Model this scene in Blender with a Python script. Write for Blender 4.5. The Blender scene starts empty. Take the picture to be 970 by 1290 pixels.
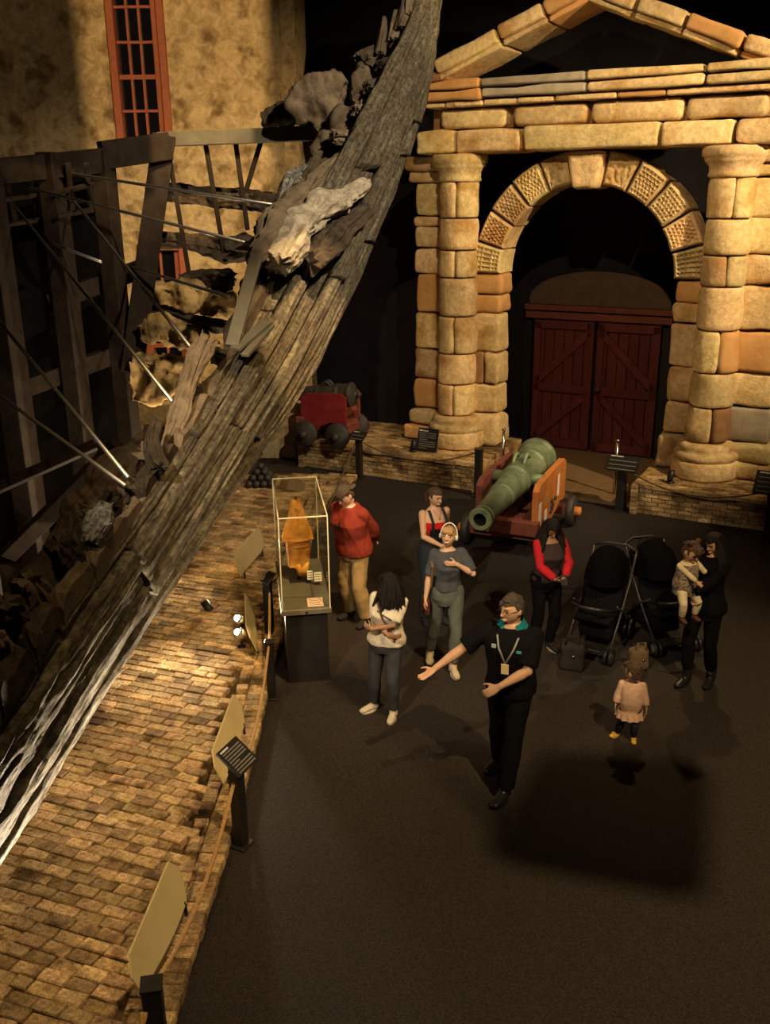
import bpy, bmesh, math, random
import numpy as np
from mathutils import Vector, Matrix, noise
from math import sin, cos, pi, radians, atan2, sqrt

random.seed(7)
SC = bpy.context.scene
COL = SC.collection
# ------------------------------------------------------------------ camera
EYE = Vector((0, 0, 4.8))
FPX, PITCH, ROLL = 1187.0, radians(18.6), radians(-0.6)
cd = bpy.data.cameras.new('camera')
cd.sensor_fit = 'VERTICAL'; cd.sensor_height = 36.0
cd.lens = FPX / 1290.0 * 36.0
cd.clip_start = 0.05; cd.clip_end = 200
cam = bpy.data.objects.new('camera', cd)
cam.matrix_world = Matrix.Translation(EYE) @ Matrix.Rotation(pi/2 - PITCH, 4, 'X') @ Matrix.Rotation(ROLL, 4, 'Z')
COL.objects.link(cam); SC.camera = cam
# ------------------------------------------------------------------ world, exposure, large lights
w = bpy.data.worlds.new('world'); SC.world = w; w.use_nodes = True
w.node_tree.nodes['Background'].inputs[0].default_value = (1.0, 0.8, 0.6, 1)
w.node_tree.nodes['Background'].inputs[1].default_value = 0.006
SC.view_settings.view_transform = 'Standard'; SC.view_settings.look = 'None'
SC.view_settings.exposure = 0.0; SC.view_settings.gamma = 1.0
SC.view_settings.use_curve_mapping = False
WARM = (1.0, 0.66, 0.31); WHITE = (1.0, 0.81, 0.56)
def spot(name, loc, aim, power, size=50, blend=0.5, col=WARM, rad=0.06):
    l = bpy.data.lights.new(name, 'SPOT'); l.energy = power; l.spot_size = radians(size)
    l.spot_blend = blend; l.color = col; l.shadow_soft_size = rad
    o = bpy.data.objects.new(name, l); COL.objects.link(o); o.location = loc
    o.rotation_euler = (Vector(aim) - Vector(loc)).to_track_quat('-Z', 'Y').to_euler()
    return o
GOLD = (1.0, 0.72, 0.39)
spot('spotlight_gate_right', (8.2, 8.6, 7.8), (3.3, 15.4, 3.7), 4000, 60, 0.65, GOLD)
spot('spotlight_gate_left', (1.6, 8.6, 8.8), (2.6, 16.0, 4.4), 1250, 54, 0.65, GOLD)
spot('spotlight_crowd', (-2.6, 1.0, 7.8), (0.7, 9.7, 1.0), 3300, 30, 0.8, WHITE, .08)
spot('spotlight_back', (4.3, 14.6, 9.2), (3.2, 8.4, 0.0), 1700, 30, 0.9, WARM, .16)
FLOOR_LAMP = Vector((3.6, 1.6, 8.8))
spot('spotlight_floor', FLOOR_LAMP, (2.0, 6.0, 0.0), 3600, 60, 0.9, (1.0, .72, .36), .035)
WALL_LAMP = Vector((-1.2, 8.0, 8.6))
spot('spotlight_stonewall', WALL_LAMP, (-5.2, 17.4, 5.6), 2700, 70, 0.5, WARM, .008)
spot('spotlight_paving', (2.6, 4.2, 8.8), (-1.7, 8.8, 0.0), 1500, 36, 0.85, WARM, .06)
spot('spotlight_hull_top', (2.9, 5.6, 9.0), (-0.3, 10.7, 5.3), 2500, 46, 0.7, WHITE, .05)
spot('spotlight_hull_edge', (-0.6, 4.4, 9.3), (-2.2, 6.4, 2.4), 480, 48, 0.8, WARM, .05)
spot('spotlight_case', (0.9, 6.6, 9.2), (-1.0, 9.6, 1.2), 3600, 17, 0.6, WARM, .04)
spot('spotlight_far_paving', (-0.6, 15.4, 9.4), (-1.6, 11.6, 0.0), 700, 36, 0.8, WARM, .05)
spot('spotlight_cannon', (4.4, 10.6, 8.8), (2.2, 13.0, 0.8), 1100, 24, 0.6, WHITE, .05)

# ------------------------------------------------------------------ helpers: survey (pixel -> metres)
_R = cam.matrix_world.to_3x3()
def ray(px, py): return _R @ Vector(((px - 485) / FPX, -(py - 645) / FPX, -1.0))
def at(px, py, Y):            # point of that sight line at forward distance Y
    r = ray(px, py); return EYE + r * (Y / r.y)
def ground(px, py, z=0.0):
    r = ray(px, py); return EYE + r * ((z - EYE.z) / r.z)
# ------------------------------------------------------------------ helpers: objects
def link(name, me, mat=None, parent=None, loc=None):
    o = bpy.data.objects.new(name, me); COL.objects.link(o)
    if mat and me is not None and not me.materials: me.materials.append(mat)
    if parent: o.parent = parent
    if loc is not None: o.location = loc
    return o
def obj(name, bm, mat, parent=None, smooth=False, loc=None):
    me = bpy.data.meshes.new(name)
    bmesh.ops.recalc_face_normals(bm, faces=bm.faces)
    bm.to_mesh(me); bm.free()
    if smooth: me.polygons.foreach_set('use_smooth', [True] * len(me.polygons))
    return link(name, me, mat, parent, loc)
def tag(o, label=None, cat=None, group=None, kind=None):
    if label: o['label'] = label
    if cat: o['category'] = cat
    if group: o['group'] = group
    if kind: o['kind'] = kind
    return o
def thing(name, label, cat, loc=(0, 0, 0), rotz=0.0, group=None):
    o = link(name, None, loc=loc); o.rotation_euler = (0, 0, rotz); o.empty_display_size = 0.1
    return tag(o, label, cat, group)
def B(): return bmesh.new()
def copy_tree(o, parent=None):
    c = o.copy(); COL.objects.link(c)
    if parent: c.parent = parent
    for ch in o.children: copy_tree(ch, c)
    return c
# ------------------------------------------------------------------ helpers: shapes
def box(bm, c, s, rot=None, bevel=0.0, seg=1):
    m = Matrix.Translation(Vector(c))
    if rot is not None: m = m @ rot.to_4x4()
    m = m @ Matrix.Diagonal((s[0], s[1], s[2], 1))
    r = bmesh.ops.create_cube(bm, size=1.0, matrix=m)
    if bevel > 0:
        es = list({e for v in r['verts'] for e in v.link_edges})
        bmesh.ops.bevel(bm, geom=es, offset=bevel, segments=seg, affect='EDGES', profile=0.5)
    return bm
def frame_of(d):
    d = d.normalized(); up = Vector((0, 0, 1)) if abs(d.z) < 0.95 else Vector((0, 1, 0))
    x = up.cross(d).normalized(); y = d.cross(x).normalized()
    return Matrix((x, y, d)).transposed()
def bar(bm, a, b, wx, wy, bevel=0.0, side=None):
    a, b = Vector(a), Vector(b); d = b - a
    if side is None: R = frame_of(d)
    else:
        z = d.normalized(); s = Vector(side); x = (s - z * s.dot(z)).normalized(); y = z.cross(x)
        R = Matrix((x, y, z)).transposed()
    return box(bm, (a + b) / 2, (wx, wy, d.length), R, bevel)
def tube(bm, pts, rad, seg=10, side=None, cap=True):
    """tube along points; rad = radius or (rx, ry) for each point; side fixes the rx direction"""
    pts = [Vector(p) for p in pts]; n = len(pts); rings = []; prev = None
    for i, p in enumerate(pts):
        t = (pts[min(i + 1, n - 1)] - pts[max(i - 1, 0)]).normalized()
        if side is not None: x = Vector(side); x = (x - t * x.dot(t)).normalized()
        elif prev is None: x = frame_of(t).col[0]
        else: x = (prev - t * prev.dot(t)).normalized()
        prev = x; y = t.cross(x)
        r = rad[i] if isinstance(rad, (list, tuple)) else rad
        rx, ry = r if isinstance(r, (list, tuple)) else (r, r)
        rings.append([bm.verts.new(p + x * (rx * cos(2*pi*k/seg)) + y * (ry * sin(2*pi*k/seg))) for k in range(seg)])
    for a, b in zip(rings, rings[1:]):
        for k in range(seg): bm.faces.new((a[k], a[(k+1) % seg], b[(k+1) % seg], b[k]))
    if cap:
        bm.faces.new(rings[0][::-1]); bm.faces.new(rings[-1])
    return bm
def lathe(bm, prof, seg=24, m=None, a0=0.0, a1=2*pi, cap=True):
    """profile [(r, z)] turned about z"""
    full = abs(a1 - a0 - 2*pi) < 1e-6; n = seg if full else seg + 1; rings = []
    for r, z in prof:
        ring = []
        for k in range(n):
            a = a0 + (a1 - a0) * k / seg; v = Vector((r*cos(a), r*sin(a), z))
            ring.append(bm.verts.new(m @ v if m else v))
        rings.append(ring)
    for a, b in zip(rings, rings[1:]):
        for k in range(n if full else n - 1): bm.faces.new((a[k], a[(k+1) % n], b[(k+1) % n], b[k]))
    if full and cap:
        bm.faces.new(rings[0][::-1]); bm.faces.new(rings[-1])
    return bm
def ball(bm, c, r, sub=2, R=None):
    r = r if isinstance(r, (tuple, list)) else (r, r, r)
    m = Matrix.Translation(Vector(c)) @ (R.to_4x4() if R is not None else Matrix.Identity(4)) @ Matrix.Diagonal((*r, 1))
    bmesh.ops.create_icosphere(bm, subdivisions=sub, radius=1.0, matrix=m); return bm
def prism(bm, poly, thick_vec):
    """closed polygon (3d points) extruded by a vector"""
    a = [bm.verts.new(Vector(p)) for p in poly]; b = [bm.verts.new(Vector(p) + Vector(thick_vec)) for p in poly]
    n = len(a); bm.faces.new(a[::-1]); bm.faces.new(b)
    for k in range(n): bm.faces.new((a[k], a[(k+1) % n], b[(k+1) % n], b[k]))
    return bm
def fbm(p, o=4): return noise.fractal(p, 1.0, 2.0, o)
def rough(bm, amp, freq=3.0, off=None, o=3):
    off = off or Vector((random.random()*50, random.random()*50, 0)); bm.normal_update()
    for v in bm.verts: v.co += v.normal * (amp * noise.fractal(v.co * freq + off, 1.0, 2.0, o))
    return bm
def baked(name, bm, voxel, smooth, m, parent, fold=0.0, fscale=9.0, octaves=2, seed=0):
    """one continuous surface from overlapping closed shapes"""
    bmesh.ops.recalc_face_normals(bm, faces=bm.faces)
    me = bpy.data.meshes.new(name + '_raw'); bm.to_mesh(me); bm.free()
    o = bpy.data.objects.new(name, me); COL.objects.link(o)
    r = o.modifiers.new('r', 'REMESH'); r.mode = 'VOXEL'; r.voxel_size = voxel; r.use_smooth_shade = True
    if smooth: s_ = o.modifiers.new('s', 'SMOOTH'); s_.factor = .5; s_.iterations = smooth
    dg = bpy.context.evaluated_depsgraph_get(); ev = o.evaluated_get(dg)
    nm = bpy.data.meshes.new_from_object(ev); o.modifiers.clear(); o.data = nm; bpy.data.meshes.remove(me)
    nm.name = name; nm.materials.clear(); nm.materials.append(m)
    if fold:
        n = len(nm.vertices); co = np.empty(n*3, 'f'); no = np.empty(n*3, 'f'); nm.vertices.foreach_get('co', co); nm.vertices.foreach_get('normal', no)
        co = co.reshape(-1, 3); no = no.reshape(-1, 3)
        d = np.array([noise.fractal(Vector((c[0]*fscale, c[1]*fscale, c[2]*fscale*.55 + seed)), 1, 2, octaves) for c in co.tolist()])
        co += no*(fold*d)[:, None]; nm.vertices.foreach_set('co', co.ravel())
    nm.polygons.foreach_set('use_smooth', [True]*len(nm.polygons))
    o.parent = parent; return o
# ------------------------------------------------------------------ helpers: materials
MATS = {}
def mat(name, c1, c2=None, rough=0.8, scale=4.0, detail=6, bump=0.0, bscale=None, rnd=0.0, metal=0.0, stretch=None, spec=0.3,
        c3=None, c3scale=1.3, hue=0.0, coords='Object', dist=0.0, lo=0.35, hi=0.65, coat=0.0):
    if name in MATS: return MATS[name]
    m = bpy.data.materials.new(name); m.use_nodes = True; nt = m.node_tree; N = nt.nodes; L = nt.links
    b = N['Principled BSDF']; b.inputs['Roughness'].default_value = rough; b.inputs['Metallic'].default_value = metal
    b.inputs['Specular IOR Level'].default_value = spec; b.inputs['Coat Weight'].default_value = coat
    c2 = c2 or c1
    tc = N.new('ShaderNodeTexCoord'); oi = N.new('ShaderNodeObjectInfo')
    mp = N.new('ShaderNodeMapping')
    if stretch: mp.inputs['Scale'].default_value = stretch
    add = N.new('ShaderNodeVectorMath'); add.operation = 'ADD'
    mul = N.new('ShaderNodeMath'); mul.operation = 'MULTIPLY'; mul.inputs[1].default_value = 37.0
    L.new(oi.outputs['Random'], mul.inputs[0]); L.new(tc.outputs[coords], mp.inputs[0])
    L.new(mp.outputs[0], add.inputs[0]); L.new(mul.outputs[0], add.inputs[1])
    nz = N.new('ShaderNodeTexNoise'); nz.inputs['Scale'].default_value = scale; nz.inputs['Detail'].default_value = detail
    nz.inputs['Roughness'].default_value = 0.65; nz.inputs['Distortion'].default_value = dist
    L.new(add.outputs[0], nz.inputs['Vector'])
    rp = N.new('ShaderNodeValToRGB'); rp.color_ramp.elements[0].position = lo; rp.color_ramp.elements[1].position = hi
    rp.color_ramp.elements[0].color = (*c1, 1); rp.color_ramp.elements[1].color = (*c2, 1)
    L.new(nz.outputs[0], rp.inputs[0]); out = rp.outputs[0]
    if c3:
        n3 = N.new('ShaderNodeTexNoise'); n3.inputs['Scale'].default_value = c3scale; n3.inputs['Detail'].default_value = 4
        L.new(add.outputs[0], n3.inputs['Vector'])
        r3 = N.new('ShaderNodeValToRGB'); r3.color_ramp.elements[0].position = 0.52; r3.color_ramp.elements[1].position = 0.68
        L.new(n3.outputs[0], r3.inputs[0])
        mx = N.new('ShaderNodeMixRGB'); L.new(r3.outputs[0], mx.inputs[0]); L.new(out, mx.inputs[1]); mx.inputs[2].default_value = (*c3, 1)
        out = mx.outputs[0]
    if rnd or hue:
        hs = N.new('ShaderNodeHueSaturation')
        mr = N.new('ShaderNodeMapRange'); mr.inputs['To Min'].default_value = 1 - rnd; mr.inputs['To Max'].default_value = 1 + rnd
        L.new(oi.outputs['Random'], mr.inputs['Value']); L.new(mr.outputs[0], hs.inputs['Value'])
        if hue:
            f = N.new('ShaderNodeMath'); f.operation = 'MULTIPLY'; f.inputs[1].default_value = 7.13
            g = N.new('ShaderNodeMath'); g.operation = 'FRACT'; L.new(oi.outputs['Random'], f.inputs[0]); L.new(f.outputs[0], g.inputs[0])
            mh = N.new('ShaderNodeMapRange'); mh.inputs['To Min'].default_value = 0.5 - hue; mh.inputs['To Max'].default_value = 0.5 + hue
            L.new(g.outputs[0], mh.inputs['Value']); L.new(mh.outputs[0], hs.inputs['Hue'])
        L.new(out, hs.inputs['Color']); out = hs.outputs[0]
    L.new(out, b.inputs['Base Color'])
    if bump:
        nb = N.new('ShaderNodeTexNoise'); nb.inputs['Scale'].default_value = bscale or scale * 3; nb.inputs['Detail'].default_value = 8
        nb.inputs['Roughness'].default_value = 0.7; L.new(add.outputs[0], nb.inputs['Vector'])
        bp = N.new('ShaderNodeBump'); bp.inputs['Strength'].default_value = bump; bp.inputs['Distance'].default_value = 0.03
        L.new(nb.outputs[0], bp.inputs['Height']); L.new(bp.outputs[0], b.inputs['Normal'])
    MATS[name] = m; return m
def emit(name, col, s):
    m = bpy.data.materials.new(name); m.use_nodes = True; b = m.node_tree.nodes['Principled BSDF']
    b.inputs['Emission Color'].default_value = (*col, 1); b.inputs['Emission Strength'].default_value = s; return m
def glass(name):
    m = bpy.data.materials.new(name); m.use_nodes = True; nt = m.node_tree; nt.nodes.clear()
    o = nt.nodes.new('ShaderNodeOutputMaterial'); t = nt.nodes.new('ShaderNodeBsdfTransparent'); g = nt.nodes.new('ShaderNodeBsdfGlossy')
    f = nt.nodes.new('ShaderNodeLayerWeight'); mp = nt.nodes.new('ShaderNodeMapRange'); mx = nt.nodes.new('ShaderNodeMixShader')
    g.inputs['Roughness'].default_value = 0.02; t.inputs[0].default_value = (0.95, 0.96, 0.94, 1); f.inputs[0].default_value = 0.25; mp.inputs['To Min'].default_value = .02; mp.inputs['To Max'].default_value = .22
    nt.links.new(f.outputs['Facing'], mp.inputs[0]); nt.links.new(mp.outputs[0], mx.inputs[0]); nt.links.new(t.outputs[0], mx.inputs[1]); nt.links.new(g.outputs[0], mx.inputs[2])
    nt.links.new(mx.outputs[0], o.inputs[0]); return m
M_STONE = mat('sandstone', (.55, .40, .20), (.68, .52, .29), .9, 3.0, bump=.7, bscale=11, rnd=.24, hue=.012, c3=(.42, .25, .09), c3scale=1.6, spec=.15)
M_STONE_DK = mat('dark_sandstone', (.2, .11, .055), (.3, .17, .08), .9, 4.0, bump=.4, bscale=9, rnd=.15, spec=.1)
M_STONE_OR = mat('orange_sandstone', (.5, .26, .09), (.62, .36, .15), .9, 3.0, bump=.35, bscale=9, rnd=.12, spec=.1)
M_STONE_GR = mat('grey_sandstone', (.3, .26, .2), (.42, .36, .27), .9, 4.0, bump=.4, bscale=9, rnd=.15, spec=.1)
M_BRICK = mat('paving_brick', (.34, .22, .105), (.54, .37, .195), .92, 14, bump=.6, bscale=30, rnd=.42, hue=.008, c3=(.16, .10, .05), c3scale=5, spec=.12)
M_BRICKS = mat('paving_brick_bulk', (.28, .18, .085), (.60, .415, .215), .92, 3.2, bump=.6, bscale=24, c3=(.17, .105, .05), c3scale=2.1, spec=.12)
_nt = M_BRICKS.node_tree; _at = _nt.nodes.new('ShaderNodeAttribute'); _at.attribute_name = 'tint'; _mm = _nt.nodes.new('ShaderNodeMixRGB'); _mm.blend_type = 'MULTIPLY'; _mm.inputs[0].default_value = 1.0
_bs = _nt.nodes['Principled BSDF']; _src = _bs.inputs['Base Color'].links[0].from_socket; _nt.links.new(_src, _mm.inputs[1]); _nt.links.new(_at.outputs['Color'], _mm.inputs[2]); _nt.links.new(_mm.outputs[0], _bs.inputs['Base Color'])
def tint_faces(o, per):
    n = len(o.data.polygons); r = random.Random(3); a = o.data.attributes.new('tint', 'FLOAT_COLOR', 'FACE'); v = []
    for i in range((n + per - 1)//per):
        q = r.uniform(.55, 1.5); h = r.uniform(-.06, .06); v += [q*(1 + h), q, q*(1 - h), 1]*per
    a.data.foreach_set('color', v[:n*4])
M_MORTAR = mat('sand_bed', (.06, .04, .02), (.1, .065, .035), 1.0, 20, bump=.3, spec=.05)
M_CARPET = mat('charcoal_carpet', (.006, .0048, .0042), (.042, .031, .024), .85, 75, 3, bump=.5, bscale=160, spec=.25, lo=.3, hi=.7)
M_BLACKWALL = mat('black_painted_wall', (.010, .009, .011), (.016, .014, .016), .9, 2, spec=.1)
M_LIME = mat('limestone_render', (.33, .235, .11), (.66, .50, .27), .95, 5.5, 10, bump=1.0, bscale=9, c3=(.20, .13, .055), c3scale=3.2, spec=.08, dist=.8, lo=.32, hi=.66)
M_REDPAINT = mat('red_painted_frame', (.30, .085, .04), (.36, .11, .055), .6, 8, bump=.1)
M_DARKGLASS = mat('night_glass', (.006, .006, .008), rough=.12, spec=.4)
M_DOORRED = mat('barn_door_red', (.085, .016, .014), (.12, .024, .02), .75, 6, bump=.3, rnd=.15, stretch=(1, 1, .2))
M_STEEL = mat('brown_steel', (.016, .0105, .007), (.030, .020, .013), .8, 6, bump=.15, spec=.12)
M_STEELG = mat('grey_steel_strap', (.10, .09, .062), (.14, .125, .085), .5, 5, bump=.1, spec=.4)
M_ROD = mat('bright_steel_rod', (.42, .38, .33), (.5, .46, .4), .32, 10, metal=.8)
M_WOOD = mat('waterlogged_oak', (.05, .038, .024), (.24, .195, .13), .72, 5.0, 9, bump=.9, bscale=13, stretch=(5.5, 2.0, 5.5), coords='UV', spec=.35, c3=(.27, .235, .155), c3scale=2.2, lo=.36, hi=.66)
def pitted(m, sc=22, strength=.8, dark=.35):
    nt = m.node_tree; N, L = nt.nodes, nt.links; b = N['Principled BSDF']; tc = N.new('ShaderNodeTexCoord')
    nz = N.new('ShaderNodeTexNoise'); nz.inputs['Scale'].default_value = sc; nz.inputs['Detail'].default_value = 7; nz.inputs['Roughness'].default_value = .72; L.new(tc.outputs['Object'], nz.inputs['Vector'])
    rp = N.new('ShaderNodeValToRGB'); rp.color_ramp.elements[0].position = .36; rp.color_ramp.elements[1].position = .6; rp.color_ramp.elements[0].color = (dark, dark, dark, 1); rp.color_ramp.elements[1].color = (1.25, 1.25, 1.2, 1)
    L.new(nz.outputs[0], rp.inputs[0]); mx = N.new('ShaderNodeMixRGB'); mx.blend_type = 'MULTIPLY'; mx.inputs[0].default_value = 1
    L.new(b.inputs['Base Color'].links[0].from_socket, mx.inputs[1]); L.new(rp.outputs[0], mx.inputs[2]); L.new(mx.outputs[0], b.inputs['Base Color'])
    bp = N.new('ShaderNodeBump'); bp.inputs['Strength'].default_value = strength; bp.inputs['Distance'].default_value = .025; L.new(nz.outputs[0], bp.inputs['Height'])
    if b.inputs['Normal'].links: L.new(b.inputs['Normal'].links[0].from_socket, bp.inputs['Normal'])
    L.new(bp.outputs[0], b.inputs['Normal'])
pitted(M_WOOD); pitted(M_STONE, 12, .45, .84); pitted(M_BRICK, 45, .7, .5); pitted(M_BRICKS, 40, .7, .5)
M_TIMBER = mat('eroded_timber', (.09, .066, .042), (.22, .165, .105), .8, 6, 8, bump=.9, bscale=14, rnd=.3, spec=.25, lo=.3, hi=.7)
M_TIMBERD = mat('dark_eroded_timber', (.03, .022, .015), (.09, .066, .042), .85, 6, 8, bump=.9, bscale=14, rnd=.3, spec=.2)
M_TIMBERL = mat('pale_eroded_timber', (.26, .215, .15), (.52, .45, .34), .85, 8, 8, bump=1.0, bscale=18, rnd=.15, spec=.2)
M_TIMBERG = mat('gold_lit_timber', (.30, .19, .07), (.50, .34, .14), .85, 4, 8, bump=.7, bscale=12, rnd=.2, spec=.15, c3=(.06, .04, .02), c3scale=3.2)  # transom timber with its gold lamplight put into the colour
M_FOIL = mat('glinting_concretion', (.05, .05, .05), (.6, .57, .5), .25, 30, bump=1.0, bscale=50, metal=.5)
M_BRONZE = mat('green_bronze', (.10, .145, .075), (.25, .29, .17), .55, 6, 7, bump=.25, bscale=20, metal=.25, c3=(.07, .09, .045), c3scale=3, spec=.4)
M_BORE = mat('black_bore', (.004, .004, .004), rough=.9)
M_CARR = mat('orange_plywood', (.42, .135, .03), (.55, .2, .05), .6, 5, bump=.1, stretch=(1, 6, 1), rnd=.1)
M_CARRD = mat('dark_red_wood', (.13, .035, .022), (.19, .055, .032), .7, 5, bump=.2, rnd=.15)
M_IRON = mat('dark_iron', (.022, .02, .018), (.04, .036, .03), .55, 8, bump=.2, spec=.4)
M_REDCARR = mat('crimson_carriage_paint', (.14, .010, .012), (.22, .02, .022), .6, 6, bump=.15, rnd=.1)
M_PAPER = mat('white_card', (.72, .68, .6), rough=.8)
M_PINKCARD = mat('pink_card', (.70, .45, .32), rough=.8)
M_BLACK = mat('black_lacquer', (.010, .009, .009), (.016, .014, .013), .45, 6, spec=.35)
M_TEXT = mat('grey_print', (.15, .14, .13), rough=.8)
M_TEXTW = mat('white_print', (.5, .48, .45), rough=.8)
M_ROPE = mat('hemp_rope', (.42, .24, .09), (.55, .33, .14), .9, 40, bump=.6, bscale=90)
M_ROPED = mat('dark_rope', (.10, .06, .03), (.15, .09, .045), .9, 40, bump=.6, bscale=90)
M_BOARD = mat('cream_board', (.50, .40, .20), (.56, .45, .24), .7, 3, spec=.25)
M_CHROME = mat('chrome', (.6, .57, .52), rough=.18, metal=1.0)
M_GLASS = glass('case_glass')
M_EDGE = mat('glass_edge', (.62, .56, .40), rough=.25, spec=.6)
M_PLY = mat('brown_floorboard', (.15, .09, .042), (.21, .13, .062), .75, 4, bump=.15, stretch=(1, 6, 1), rnd=.1)
# ================================================================== THE SETTING
PH = radians(-29); GATE = Vector((1.31, 16.65, 0))
GU = Vector((cos(PH), sin(PH), 0)); GN = Vector((sin(PH), -cos(PH), 0))     # along the gate / towards the visitors
def gate_pt(u, n, z): return GATE + GU*u + GN*n + Vector((0, 0, z))
def struct(name, bm, m, smooth=False): return tag(obj(name, bm, m, None, smooth), kind='structure')

b = B(); box(b, (2, 11, -.06), (26, 30, .12)); struct('floor', b, M_CARPET)
b = B(); box(b, (2, 11, 10.1), (26, 30, .2)); struct('ceiling', b, M_BLACKWALL)
b = B(); bar(b, gate_pt(-9, -2.45, 5), gate_pt(9, -2.45, 5), 10, .3, side=(0, 0, 1)); struct('wall_back', b, M_BLACKWALL)
b = B(); box(b, (9.2, 9, 5), (.2, 24, 10)); struct('wall_right', b, M_BLACKWALL)
# limestone wall, cut around two windows (built of slabs so the openings are real)
WY = 17.6
def wx(px, py): return at(px, py, WY).x
def wz(px, py): return at(px, py, WY).z
WX0, WX1 = at(140, 90, WY).x, at(212, 90, WY).x
WZ0, WZ1 = at(170, 192, WY).z, at(135, -96, WY).z
VX0, VX1 = at(176, 335, WY).x, at(236, 335, WY).x
VZ0, VZ1 = 1.2, at(215, 306, WY).z
XR = at(353, 90, WY).x
b = B()
def slab(x0, x1, z0, z1):
    if x1 > x0 and z1 > z0: box(b, ((x0+x1)/2, WY + .35, (z0+z1)/2), (x1-x0, .7, z1-z0))
slab(-12, WX0, 0, 10); slab(WX1, XR, WZ0, 10); slab(WX0, WX1, WZ1, 10)
slab(WX0, VX0, 0, WZ0); slab(VX0, VX1, VZ1, WZ0); slab(VX0, VX1, 0, VZ0); slab(VX1, XR, 0, WZ0)
bmesh.ops.remove_doubles(b, verts=b.verts, dist=1e-4)
struct('wall_left', b, M_LIME)
b = B(); box(b, (XR + .12, WY + 1.6, 5), (.25, 2.6, 10)); struct('wall_return', b, M_LIME)

def sash_window(name, x0, x1, z0, z1, cols, rows, split):
    bm = B(); t = .13
    for xx in (x0 + t/2, x1 - t/2): box(bm, (xx, WY + .05, (z0+z1)/2), (t, .26, z1-z0), bevel=.015)
    box(bm, (x1 - t*1.45, WY + .12, (z0+z1)/2), (t*.7, .2, z1-z0 - 2*t), bevel=.01)
    for zz in (z0 + t/2, z1 - t/2): box(bm, ((x0+x1)/2, WY + .05, zz), (x1-x0 - 2*t, .26, t), bevel=.015)
    o = struct(name, bm, M_REDPAINT)
    xi0, xi1, zi0, zi1 = x0 + t, x1 - t*1.8, z0 + t, z1 - t
    for r in range(1, rows):
        z = zi0 + (zi1 - zi0) * r / rows; wd = .075 if r == split else .042
        mb = B(); box(mb, ((xi0+xi1)/2, WY + .06, z), (xi1-xi0, .06, wd)); obj('sash_rail', mb, M_REDPAINT, o)
    for r in range(rows):
        za, zb = zi0 + (zi1-zi0)*r/rows + .025, zi0 + (zi1-zi0)*(r+1)/rows - .025
        for c in range(1, cols):
            mb = B(); box(mb, (xi0 + (xi1-xi0)*c/cols, WY + .06, (za+zb)/2), (.04, .055, zb-za)); obj('glazing_bar', mb, M_REDPAINT, o)
        for c in range(cols):
            xa, xb = xi0 + (xi1-xi0)*c/cols + .02, xi0 + (xi1-xi0)*(c+1)/cols - .02
            mb = B(); box(mb, ((xa+xb)/2, WY + .09, (za+zb)/2), (xb-xa, .012, zb-za)); obj('pane', mb, M_DARKGLASS, o)
    return o
sash_window('window_1', WX0, WX1, WZ0, WZ1, 3, 6, 2)
sash_window('window_2', VX0, VX1, VZ0, VZ1, 2, 3, 1)

# red barn door in the dark wall behind the arch
dr = tag(link('door_1', None), kind='structure'); dr.location = gate_pt(.62, -2.2, 0); dr.rotation_euler = (0, 0, PH)
DW, DH = 2.45, 2.5
for leaf in (0, 1):
    x0 = leaf * DW/2 + .03; n = 6; bw = (DW/2 - .06) / n
    lf = None
    for k in range(n):
        b = B(); box(b, (x0 + bw*(k+.5), -.04, DH/2 + .06), (bw - .012, .05, DH), bevel=.008)
        obj('plank', b, M_DOORRED, dr)
    def brace(a, c, wd=.13):
        b = B(); bar(b, (a[0], -.085, a[1]), (c[0], -.085, c[1]), wd, .045, side=(c[1]-a[1], 0, -(c[0]-a[0]))); obj('brace', b, M_DOORRED, dr)
    xa, xb = x0 + .07, x0 + DW/2 - .13
    for z in (.18, 1.25, DH - .05): brace((xa - .06, z), (xb + .06, z), .15)
    for x in (xa, xb): brace((x, .1), (x, DH))
    if leaf == 0: brace((xa, .25), (xb, 1.18)); brace((xa, 1.35), (xb, DH - .15))
    else: brace((xb, .25), (xa, 1.18)); brace((xb, 1.35), (xa, DH - .15))
b = B(); box(b, (DW/2, -.06, DH + .12), (DW + .3, .16, .12)); box(b, (DW/2, -.05, DH + .26), (DW + .36, .14, .1)); obj('lintel', b, M_CARRD, dr)
for x in (-.09, DW + .09):
    b = B(); box(b, (x, -.05, DH/2), (.16, .16, DH)); obj('jamb', b, M_BLACK, dr)
b = B()
pts = [(-.1, -.03, DH + .32)] + [(DW/2 - cos(pi*k/16)*(DW/2 + .1), -.03, DH + .42 + sin(pi*k/16)*.52) for k in range(17)] + [(DW + .1, -.03, DH + .32)]
prism(b, pts, (0, -.05, 0)); obj('tympanum', b, mat('brown_plaster', (.075, .048, .032), (.10, .065, .045), .9, 5), dr)
b = B(); lathe(b, [(.02, 0), (.045, .01), (.045, .03), (.02, .04)], 12, Matrix.Translation((DW/2 + .1, -.11, 1.28)) @ Matrix.Rotation(pi/2, 4, 'X')); obj('door_handle', b, M_IRON, dr)
b = B(); bar(b, gate_pt(.9, -.75, .03), gate_pt(3.5, -.75, .03), 3.0, .06, side=GN); tag(obj('trim_threshold', b, M_PLY), kind='structure')

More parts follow.
